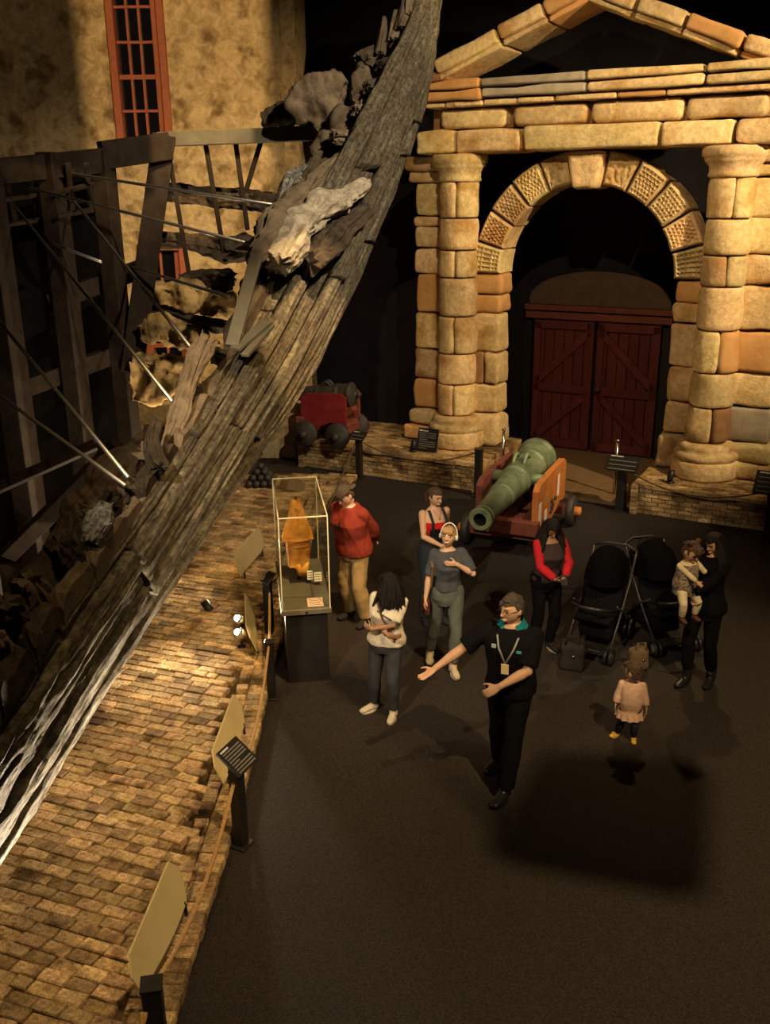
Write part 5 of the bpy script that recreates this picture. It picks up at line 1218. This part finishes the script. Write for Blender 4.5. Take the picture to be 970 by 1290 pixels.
def glasses(f):
    bm = B()
    for sg in (-1, 1):
        tube(bm, [f.hp(sg*.031 + .021*cos(2*pi*i/14), -.103, .012 + .016*sin(2*pi*i/14)) for i in range(15)], .0016*f.hs, 5); tube(bm, [f.hp(sg*.052, -.10, .016), f.hp(sg*.078, -.03, .018), f.hp(sg*.08, .02, .012)], .002, 5)
    tube(bm, [f.hp(-.01, -.106, .014), f.hp(.01, -.106, .014)], .002, 5); obj('glasses', bm, M_IRON, f.root)
glasses(g)

# --- man with the cap beside the case
r_ = Figure('person', 'man in a rust red henley and grey backwards cap bending over the glass case', (-.36, 10.2), fac(-38), 1.74, 'm', lean=10, head=(-18, 34, -6), tone=(.66, .42, .30), bulk=1.16,
            feet={'R': (-.14, .04), 'L': (.15, -.02)}, hands={'R': (-.10, .24, 1.0), 'L': (.10, .25, 1.0)}, elbows={'R': (-1, .25, 0), 'L': (1, .25, 0)})
r_.body(hands={'L': dict(curl=40, palm=(0, 1, 0)), 'R': dict(curl=40, palm=(0, 1, 0))})
r_.trousers(CL('tan_chinos', (.38, .255, .12)), loose=.016); r_.top('henley', CL('rust_red_knit', (.25, .04, .025)), .89, 1.49, .034, 1.9, .006, .010)
M_CAP = CL('grey_cap', (.10, .085, .065)); r_.hair(H_BROWN, 'short', fringe=False, seed=9); r_.shoes(CL('dark_shoe', (.03, .025, .02)))
bm = B(); hb = bmesh.new(); bmesh.ops.create_icosphere(hb, subdivisions=3, radius=1.0); dl = []
for v in hb.verts:
    x, y, z = v.co
    if z < .22: dl.append(v); continue
    v.co = r_.hp(.095*x, .118*y, .022 + .126*z*(1 - .05*abs(y)))
bmesh.ops.delete(hb, geom=dl, context='VERTS'); bmesh.ops.solidify(hb, geom=hb.faces[:], thickness=.01); tmp = bpy.data.meshes.new('t'); hb.to_mesh(tmp); hb.free(); bm.from_mesh(tmp)
cp = baked('cap', bm, .008, 2, M_CAP, r_.root)
bm = B(); pl = [r_.hp(.078*cos(a), .075 + .10*sin(a), .045 - .02*sin(a) - .012*cos(a)**2*0) for a in [pi*i/14 for i in range(15)]]; prism(bm, pl, r_.HR @ Vector((0, 0, .01))); obj('cap_brim', bm, M_CAP, cp, True)
bm = B()
for sg in (-1, 1): ball(bm, r_.front(-.02 + sg*.026, 1.32, .05), (.024, .008, .02), 2)
tube(bm, [r_.front(-.05, 1.33, .05), r_.front(-.01, 1.325, .055), r_.front(.02, 1.40, .05)], .003, 5); obj('sunglasses', bm, M_BLACK, r_.root, True)
r_.ribbon('placket', [(0, 1.44, -1), (0, 1.37, -1), (0, 1.29, -1)], .014, CL('dark_red_knit', (.22, .03, .02)), .04, .004)

# --- young woman with dungarees over a red top
o_ = Figure('person', 'young woman in dark dungarees over a red top with a hand on her stomach', (.56, 10.15), fac(22), 1.70, 'f', lean=2, head=(16, 14, 0), tone=FAIR,
            feet={'R': (-.10, .03), 'L': (.10, -.02)}, hands={'R': (-.005, -.23, 1.07), 'L': (.24, .10, .95)}, elbows={'R': (-1, .35, -.3), 'L': (.4, 1, -.2)})
o_.body(hands={'R': dict(curl=22, palm=(.2, 1, 0), aim=(.95, -.2, .05))})
M_DENIM = CL('dark_denim', (.028, .034, .044)); M_REDTOP = CL('red_camisole', (.50, .02, .018))
o_.top('camisole', M_REDTOP, 1.02, 1.335, .010, 0, 0, .004); o_.trousers(M_DENIM, 1.16, .024, loose=.012, name='dungarees')
bm = B(); n = 12; rows_ = []
for i in range(9):
    z = 1.10 + .165*i/8; row = []
    for k in range(n+1):
        a = -pi/2 + (k/n - .5)*1.7*(1 - .15*i/8); zz = [q[0] for q in TORSO_F]; hw = np.interp(z, zz, [q[1] for q in TORSO_F]) + .026; hd = np.interp(z, zz, [q[2] for q in TORSO_F]) + .028; yo = np.interp(z, zz, [q[3] for q in TORSO_F])
        row.append(bm.verts.new(o_.up(Vector((hw*cos(a), yo + hd*sin(a), z)))))
    rows_.append(row)
for a_, c_ in zip(rows_, rows_[1:]):
    for k in range(n): bm.faces.new((a_[k], a_[k+1], c_[k+1], c_[k]))
bmesh.ops.solidify(bm, geom=bm.faces[:], thickness=.01); obj('bib', bm, M_DENIM, o_.root, True)
for sg in (-1, 1):
    bm = B(); tube(bm, [o_.up(Vector((sg*.085, -.155, 1.25))), o_.up(Vector((sg*.088, -.135, 1.36))), o_.up(Vector((sg*.088, -.03, 1.462))), o_.up(Vector((sg*.07, .07, 1.42))), o_.up(Vector((sg*.05, .125, 1.3))), o_.up(Vector((sg*.04, .135, 1.1)))], [(.018, .006)]*6, 8, side=(1, 0, 0)); obj('strap', bm, M_DENIM, o_.root, True)
    bm = B(); lathe(bm, [(0, 0), (.011, 0), (.011, .006), (0, .006)], 10, Matrix.Translation(o_.up(Vector((sg*.085, -.168, 1.255)))) @ Matrix.Rotation(pi/2, 4, 'X')); obj('buckle', bm, M_CHROME, o_.root)
bm = B(); tube(bm, [o_.up(Vector((sx*.05, -.05 - .075*(1 - abs(sx)**2), 1.475 - .085*(1 - abs(sx))))) for sx in (-1, -.6, -.2, 0, .2, .6, 1)], .0022, 5); ball(bm, o_.up(Vector((0, -.13, 1.385))), .007); obj('necklace', bm, M_CHROME, o_.root, True)
o_.hair(H_BROWN, 'tied', fringe=False, seed=5); o_.shoes(CL('black_sneaker', (.03, .028, .027)))

# --- blonde woman with headphones
bl = Figure('person', 'blonde woman with white headphones and grey top, one hand on her chest, walking', (.64, 9.0), fac(8), 1.63, 'f', lean=1, head=(-26, -10, 4), tone=FAIR,
            feet={'R': (-.15, .22), 'L': (.05, -.14)}, hands={'R': (-.27, -.08, .90), 'L': (.06, -.17, 1.35)}, elbows={'R': (-.6, 1, 0), 'L': (1, .2, -.7)}, toes=(4, -14))
bl.body(hands={'L': dict(curl=15, palm=(0, 1, .2), aim=(-.95, -.05, .12)), 'R': dict(curl=30)})
M_JEAN = CL('faded_green_denim', (.105, .115, .10)); bl.trousers(M_JEAN, 1.06, .012, 1.85); bl.top('tee', CL('slate_tee', (.066, .070, .082)), 1.0, 1.455, .018, .9, .02, .012)
bl.hair(H_BLONDE, 'tied', fringe=True, seed=8); bl.shoes(CL('cream_sneaker', (.48, .40, .27)), CL('white_sole', (.6, .55, .45)))
bm = B(); tube(bm, [bl.hp(.096*cos(pi*i/12), .01, .01 + .148*sin(pi*i/12)) for i in range(13)], .008, 8); hp_ = obj('headphones', bm, mat('white_plastic', (.62, .60, .56), rough=.35), bl.root, True)
for sg in (-1, 1):
    bm = B(); ball(bm, bl.hp(sg*.094, .01, .0), (.018, .034, .036), 2, bl.HR); obj('ear_cup', bm, MATS['white_plastic'], hp_, True)
bm = B(); tube(bm, [bl.up(Vector((-.20, .02, 1.43))), bl.up(Vector((-.19, -.10, 1.30))), bl.up(Vector((-.20, -.06, 1.05))), bl.up(Vector((-.22, .02, .92)))], [(.012, .004)]*4, 8, side=(1, 0, 0)); obj('bag_strap', bm, CL('brown_strap', (.16, .09, .05)), bl.root)
bm = B(); grid_block(bm, -.25, -.02, .82, .07, .16, .2, .03, .01); obj('shoulder_bag', bm, CL('maroon_bag', (.11, .035, .03)), bl.root, True)
bm = B(); bl_ = bl; tube(bm, [bl.up(Vector((.16*cos(a), .005 + .12*sin(a), 1.045))) for a in [2*pi*i/24 for i in range(25)]], [(.018, .006)]*25, 8, side=(0, 0, 1)); obj('belt', bm, CL('black_belt', (.02, .018, .016)), bl.root)

# --- woman in a cream tee with folded arms
wt = Figure('person', 'woman with long black hair and cream print tee standing with folded arms', (.0, 8.06), fac(-16), 1.52, 'f', lean=1, sidelean=4, head=(-112, 8, 0), tone=BROWN, bulk=1.12,
            feet={'R': (-.17, .06), 'L': (.08, -.05)}, hands={'R': (.10, -.235, 1.10), 'L': (-.09, -.255, 1.17)}, elbows={'R': (-1, .1, -1), 'L': (1, .1, -1)}, toes=(2, -40))
wt.body(hands={'R': dict(curl=22, palm=(0, 1, .2), aim=(.95, -.05, .1)), 'L': dict(curl=35, palm=(.3, 1, 0), aim=(-.85, .35, .25))})
wt.trousers(CL('grey_black_jeans', (.05, .050, .054)), 1.02, .012, 1.92); wt.top('tee', CL('cream_tee', (.62, .55, .43)), .92, 1.46, .022, .85, .024, .012)
wt.ribbon('shirt_print', [(-.08, 1.34, -1), (-.03, 1.325, -1), (.03, 1.305, -1), (.09, 1.28, -1)], .006, CL('dark_print', (.09, .08, .07)), .028, .022)
wt.hair(H_BLACK, 'long', .38, True, seed=12); wt.shoes(CL('pale_sneaker', (.52, .45, .33)), CL('pale_sole', (.6, .54, .42)))
wt.ribbon('bag_strap', [(-.11, 1.44, -1), (-.07, 1.38, -1), (0, 1.28, -1), (.08, 1.14, -1), (.14, 1.02, -1)], .012, CL('brown_strap2', (.10, .055, .035)), .036, .005)
# --- woman in red cardigan looking at her hands
rd = Figure('person', 'woman with long black hair and red cardigan looking down at her hands', (1.74, 9.42), fac(16), 1.58, 'f', lean=6, head=(-4, 40, 0), tone=BROWN, bulk=1.08,
            feet={'R': (-.07, .1), 'L': (.09, .0)}, hands={'R': (-.045, -.33, 1.06), 'L': (.06, -.33, 1.07)}, elbows={'R': (-1, .1, -.6), 'L': (1, .1, -.6)})
rd.body(hands={'R': dict(curl=45, palm=(.7, 0, .7), aim=(.35, -.7, .1)), 'L': dict(curl=45, palm=(-.7, 0, .7), aim=(-.35, -.7, .1))})
rd.trousers(CL('black_leggings', (.0055, .005, .0055)), 1.05, .012); M_RC = CL('crimson_cardigan', (.46, .020, .026))
rd.top('inner_top', CL('mottled_top', (.045, .03, .03)), .95, 1.44, .014, 0, 0, .006); 
def cardi(bm): pass
bm = B()
for sd in 'LR': rd.arm(bm, sd, .014, 1.9, .004)
n = 26; rows_ = []
for i in range(11):
    z = .93 + .52*i/10; row = []
    for k in range(n+1):
        a = -pi/2 + .5 + (2*pi - 1.0)*k/n; zz = [q[0] for q in TORSO_F]; hw = np.interp(z, zz, [q[1] for q in TORSO_F])*1.08 + .026; hd = np.interp(z, zz, [q[2] for q in TORSO_F])*1.08 + .026; yo = np.interp(z, zz, [q[3] for q in TORSO_F])
        row.append(bm.verts.new(rd.up(Vector((hw*cos(a), yo + hd*sin(a), z)))))
    rows_.append(row)
fs = []
for a_, c_ in zip(rows_, rows_[1:]):
    for k in range(n): fs.append(bm.faces.new((a_[k], a_[k+1], c_[k+1], c_[k])))
bmesh.ops.solidify(bm, geom=fs, thickness=.02); baked('cardigan', bm, .0105, 2, M_RC, rd.root, .008, 10)
rd.hair(H_BLACK, 'long', .46, False, seed=15); rd.shoes(CL('black_flat', (.02, .018, .018)), CL('tan_sole', (.4, .3, .2)))
ph_ = Matrix.Translation(rd.root.location) @ Matrix.Rotation(rd.root.rotation_euler.z, 4, 'Z') @ Matrix.Diagonal((rd.k,)*3 + (1,))
pn = tag(obj('phone', box(B(), (0, 0, 0), (.07, .13, .009), Matrix.Rotation(radians(35), 3, 'X'), .003), M_BLACK, None, False, ph_ @ Vector((.006, -.43, 1.09))), 'dark phone held in both hands by the woman in the red cardigan', 'phone')

# --- mother with a child on her arm
mo = Figure('person', 'woman with long dark hair in black coat carrying a small child', (3.20, 8.62), fac(-42), 1.66, 'f', lean=-3, head=(-14, 22, 0), tone=TAN,
            feet={'R': (-.10, -.10), 'L': (.10, .06)}, hands={'R': (-.02, -.33, 1.03), 'L': (-.04, -.36, 1.18)}, elbows={'R': (-1, .2, -.6), 'L': (1, .25, -.6)})
mo.body(hands={'R': dict(curl=25, palm=(.2, -.3, 1), aim=(.9, -.3, .1)), 'L': dict(curl=25, palm=(-.2, -1, .1), aim=(-.95, -.1, .1))})
mo.trousers(CL('black_jeans', (.0055, .005, .0055)), 1.02, .010, 1.75); mo.top('coat', CL('black_coat', (.0055, .005, .0055)), .80, 1.47, .026, 1.85, .012, .012, flare=.35)
mo.hair(H_BLACK, 'long', .46, False, seed=20); mo.shoes(mat('black_boot', (.012, .011, .011), rough=.4), high=.16, pre='boot')
# child on the arm
hx = mo.root.matrix_basis
mo_m = Matrix.Translation(mo.root.location) @ Matrix.Rotation(mo.root.rotation_euler.z, 4, 'Z') @ Matrix.Diagonal((mo.k,)*3 + (1,))
cpos = mo_m @ Vector((-.10, -.37, .0))
ch = Figure('person', 'small child in checked dress and cream tights carried on the arm', (cpos.x, cpos.y), fac(24), .86, 'k', lean=6, head=(14, 30, 0), tone=TAN, base_z=.80,
            feet={'R': (-.15, -.20, .10), 'L': (.20, -.16, .06)}, hands={'R': (-.02, -.38, .98), 'L': (.44, -.02, 1.02)}, elbows={'R': (-1, -.2, -.5), 'L': (.6, -.6, -.8)}, knees={'R': (-.5, -1, .2), 'L': (.6, -1, .2)})
ch.body(voxel=.014, hands={'R': dict(curl=20, palm=(0, 1, 0)), 'L': dict(curl=20, palm=(0, 1, 0))})
M_CREAM = CL('cream_knit', (.62, .50, .32)); ch.trousers(M_CREAM, .9, .012, 1.85, name='tights', fold=.004); ch.top('shirt', M_CREAM, .95, 1.31, .014, 1.85, .004, .006)
M_CHECK = mat('checked_dress', (.06, .04, .035), (.36, .28, .2), .9, 16, 2, spec=.1, stretch=(1, 1, 2)); ch.top('dress', M_CHECK, .62, 1.27, .03, 0, 0, .012, flare=.5)
ch.hair(H_BROWN, 'kid', fringe=True, seed=25); ch.shoes(CL('maroon_boot', (.12, .04, .028)), high=.05, pre='boot')
bm = B()
for sg in (-1, 1): bm = B(); ball(bm, ch.hp(sg*.06, .03, .12), .03*ch.hs, 2); obj('hair_bunch', bm, H_BROWN, ch.root, True)

# --- toddler in pink jumper and yellow shoes
td = Figure('person', 'toddler in a pale pink frilled jumper, dark leggings and yellow shoes', (2.23, 7.60), fac(-14), .80, 'k', lean=2, head=(-128, 10, 0), tone=(.50, .28, .17),
            feet={'R': (-.22, .02), 'L': (.10, -.08)}, hands={'R': (-.30, -.10, .80), 'L': (.30, -.12, .80)}, elbows={'R': (-1, .4, 0), 'L': (1, .4, 0)}, toes=(6, -55))
td.body(voxel=.014); td.trousers(CL('navy_leggings', (.025, .025, .034)), .9, .012, 1.85, name='leggings', fold=.004)
M_PINK = CL('pink_knit', (.66, .42, .30)); td.top('jumper', M_PINK, .62, 1.32, .03, 1.8, .010, .008, flare=.22)
bm = B(); n = 60
for (zt, zb, fl_) in ((.68, .53, .06),):
    a_r, b_r = [], []
    for k in range(n):
        a = 2*pi*k/n; wv = .018*cos(k*2*pi/5); a_r.append(bm.verts.new(td.up(Vector((.245*cos(a), .215*sin(a), zt))))); b_r.append(bm.verts.new(td.up(Vector(((.285 + wv)*cos(a), (.255 + wv)*sin(a), zb)))))
    for k in range(n): bm.faces.new((a_r[k], a_r[(k+1) % n], b_r[(k+1) % n], b_r[k]))
bmesh.ops.recalc_face_normals(bm, faces=bm.faces); bmesh.ops.solidify(bm, geom=bm.faces[:], thickness=.02); obj('frill', bm, M_PINK, td.root, False)
td.hair(H_BROWN, 'kid', fringe=True, seed=31); td.shoes(CL('yellow_shoe', (.68, .42, .06)), CL('yellow_sole', (.5, .32, .08)))
for sd in 'LR':
    a = td.J[sd]['ank']; fd = td.foot_dir(sd); c = Vector((a.x, a.y, .085)) + fd*.08; sdv = Vector((-fd.y, fd.x, 0)); bm = B()
    for sg in (-1, 1): ball(bm, c + sdv*(sg*.03) + Vector((0, 0, .0)), (.03, .02, .016), 2)
    obj('shoe_bow', bm, MATS['yellow_shoe'], td.root, True)

# ------------------------------------------------------------------ two prams hung with bags
M_PRAM = CL('black_canvas', (.0055, .005, .0055), rough=.8); M_PRAMF = mat('pram_tube', (.05, .048, .046), rough=.35, metal=.5)
def pram(label, x, y, rz, seed, bags):
    rn = random.Random(seed); t = thing('pram', label, 'pram', (x, y, 0), rz, 'prams')
    for sx in (-.24, .24):
        bm = B(); tube(bm, [(sx, -.38, .12), (sx, -.05, .42), (sx, .25, .72), (sx, .45, 1.02)], .014, 8); tube(bm, [(sx, .36, .12), (sx, .05, .45), (sx, -.2, .60)], .013, 8); obj('side_frame', bm, M_PRAMF, t, True)
    bm = B(); tube(bm, [(-.24, .45, 1.02), (-.12, .50, 1.05), (.12, .50, 1.05), (.24, .45, 1.02)], .018, 8); obj('handle', bm, M_BLACK, t, True)
    for sx in (-.24, .24):
        for y_, r in ((-.38, .09), (.36, .12)):
            for d in (-.028, .028):
                bm = B(); lathe(bm, [(r*.6, -.016), (r, -.018), (r, .018), (r*.6, .016), (r*.55, .0)], 20, Matrix.Translation((sx + d, y_, r)) @ Matrix.Rotation(pi/2, 4, 'Y'), cap=False); wh = obj('wheel', bm, M_BLACK, t, True)
                bm = B(); lathe(bm, [(0, -.012), (r*.58, -.01), (r*.58, .01), (0, .012)], 14, Matrix.Translation((sx + d, y_, r)) @ Matrix.Rotation(pi/2, 4, 'Y'), cap=False); obj('hub', bm, mat('wheel_hub', (.2, .19, .2), rough=.4, metal=.4), wh, True)
    bm = B(); tube(bm, [(0, -.30, .42), (0, -.10, .46), (0, .06, .50), (0, .18, .70), (0, .24, .92)], [(.20, .03), (.22, .04), (.22, .05), (.21, .04), (.18, .03)], 14, side=(1, 0, 0)); rough(bm, .012, 8); obj('seat', bm, M_PRAM, t, True)
    bm = B(); n = 9
    rr = []
    for i in range(n):
        a = pi*.02 + pi*.58*i/(n-1); c = Vector((0, .20, .74)); row = []
        for k in range(11):
            b_ = pi*k/10; row.append(bm.verts.new(c + Vector((.235*cos(b_), -cos(a)*.36*sin(b_)**.7 + .02, sin(a)*.36*sin(b_)**.7 + .02*(i % 2)*sin(b_)))))
        rr.append(row)
    for a_, c_ in zip(rr, rr[1:]):
        for k in range(10): bm.faces.new((a_[k], a_[k+1], c_[k+1], c_[k]))
    bmesh.ops.solidify(bm, geom=bm.faces[:], thickness=.012); obj('hood', bm, M_PRAM, t, True)
    bm = B(); grid_block(bm, 0, .08, .24, .40, .50, .18, .06, .03, 5); obj('basket', bm, M_PRAM, t, True)
    bm = B(); tube(bm, [(-.22, -.32, .60), (-.1, -.42, .62), (.1, -.42, .62), (.22, -.32, .60)], .018, 8); obj('bumper_bar', bm, M_BLACK, t, True)
    bm = B(); box(bm, (0, -.40, .16), (.34, .14, .03), bevel=.01); obj('footrest', bm, M_BLACK, t)
    return t
M_BAG = CL('dark_bag', (.03, .024, .022)); 
def bag(label, p, sz, m, rz, strap=True):
    t = thing('bag', label, 'bag', p, rz); bm = B(); grid_block(bm, 0, 0, sz[2]/2, *sz, .05, .025, 6, 3); obj('bag_body', bm, m, t, True)
    bm = B(); tube(bm, [(-sz[0]*.3, -sz[1]*.3, sz[2]*.9), (-sz[0]*.2, -sz[1]*.3, sz[2]*1.3), (sz[0]*.2, -sz[1]*.3, sz[2]*1.3), (sz[0]*.3, -sz[1]*.3, sz[2]*.9)], .011, 8); obj('bag_strap', bm, m, t, True)
    bm = B(); lathe(bm, [(0, 0), (.016, 0), (.016, .008), (0, .008)], 12, Matrix.Translation((.02, -sz[1]/2 - .005, sz[2]*.6)) @ Matrix.Rotation(pi/2, 4, 'X')); obj('clasp', bm, M_CHROME, t, True)
pram('black pram hung with bags beside the toddler in pink', 2.36, 9.5, radians(-30), 1, 2)
pram('black pram standing nearest to the woman with the child', 3.07, 9.66, radians(14), 2, 2)
bag('dark bag on the floor against the pram behind the toddler', (1.98, 9.0, 0), (.26, .2, .30), M_BAG, radians(-20))
bag('brown bag on the floor between the two prams', (2.66, 8.92, 0), (.2, .14, .26), CL('tan_bag', (.13, .085, .05)), radians(10))

def hung_bag(label, x, y, z, rz, m):
    t = thing('hung_bag', label, 'bag', (x, y, z), rz); bm = B(); grid_block(bm, 0, 0, -.26, .30, .14, .34, .06, .05, 5, 3); obj('bag_body', bm, m, t, True)
    for sx in (-.07, .07): bm = B(); tube(bm, [(sx, 0, -.1), (sx*.8, 0, -.02), (sx*.5, 0, .03)], .01, 8); obj('bag_strap', bm, m, t, True)
    bm = B(); lathe(bm, [(0, 0), (.02, 0), (.02, .008), (0, .008)], 12, Matrix.Translation((.03, -.085, -.22)) @ Matrix.Rotation(pi/2, 4, 'X')); obj('clasp', bm, M_CHROME, t, True)
hung_bag('dark satchel hanging from the handle of the pram behind the toddler', 2.60, 9.90, 1.02, radians(-30), M_BAG)
hung_bag('black satchel hanging from the handle of the pram beside the woman with the child', 2.97, 10.16, 1.02, radians(14), CL('black_satchel', (.02, .018, .02)))
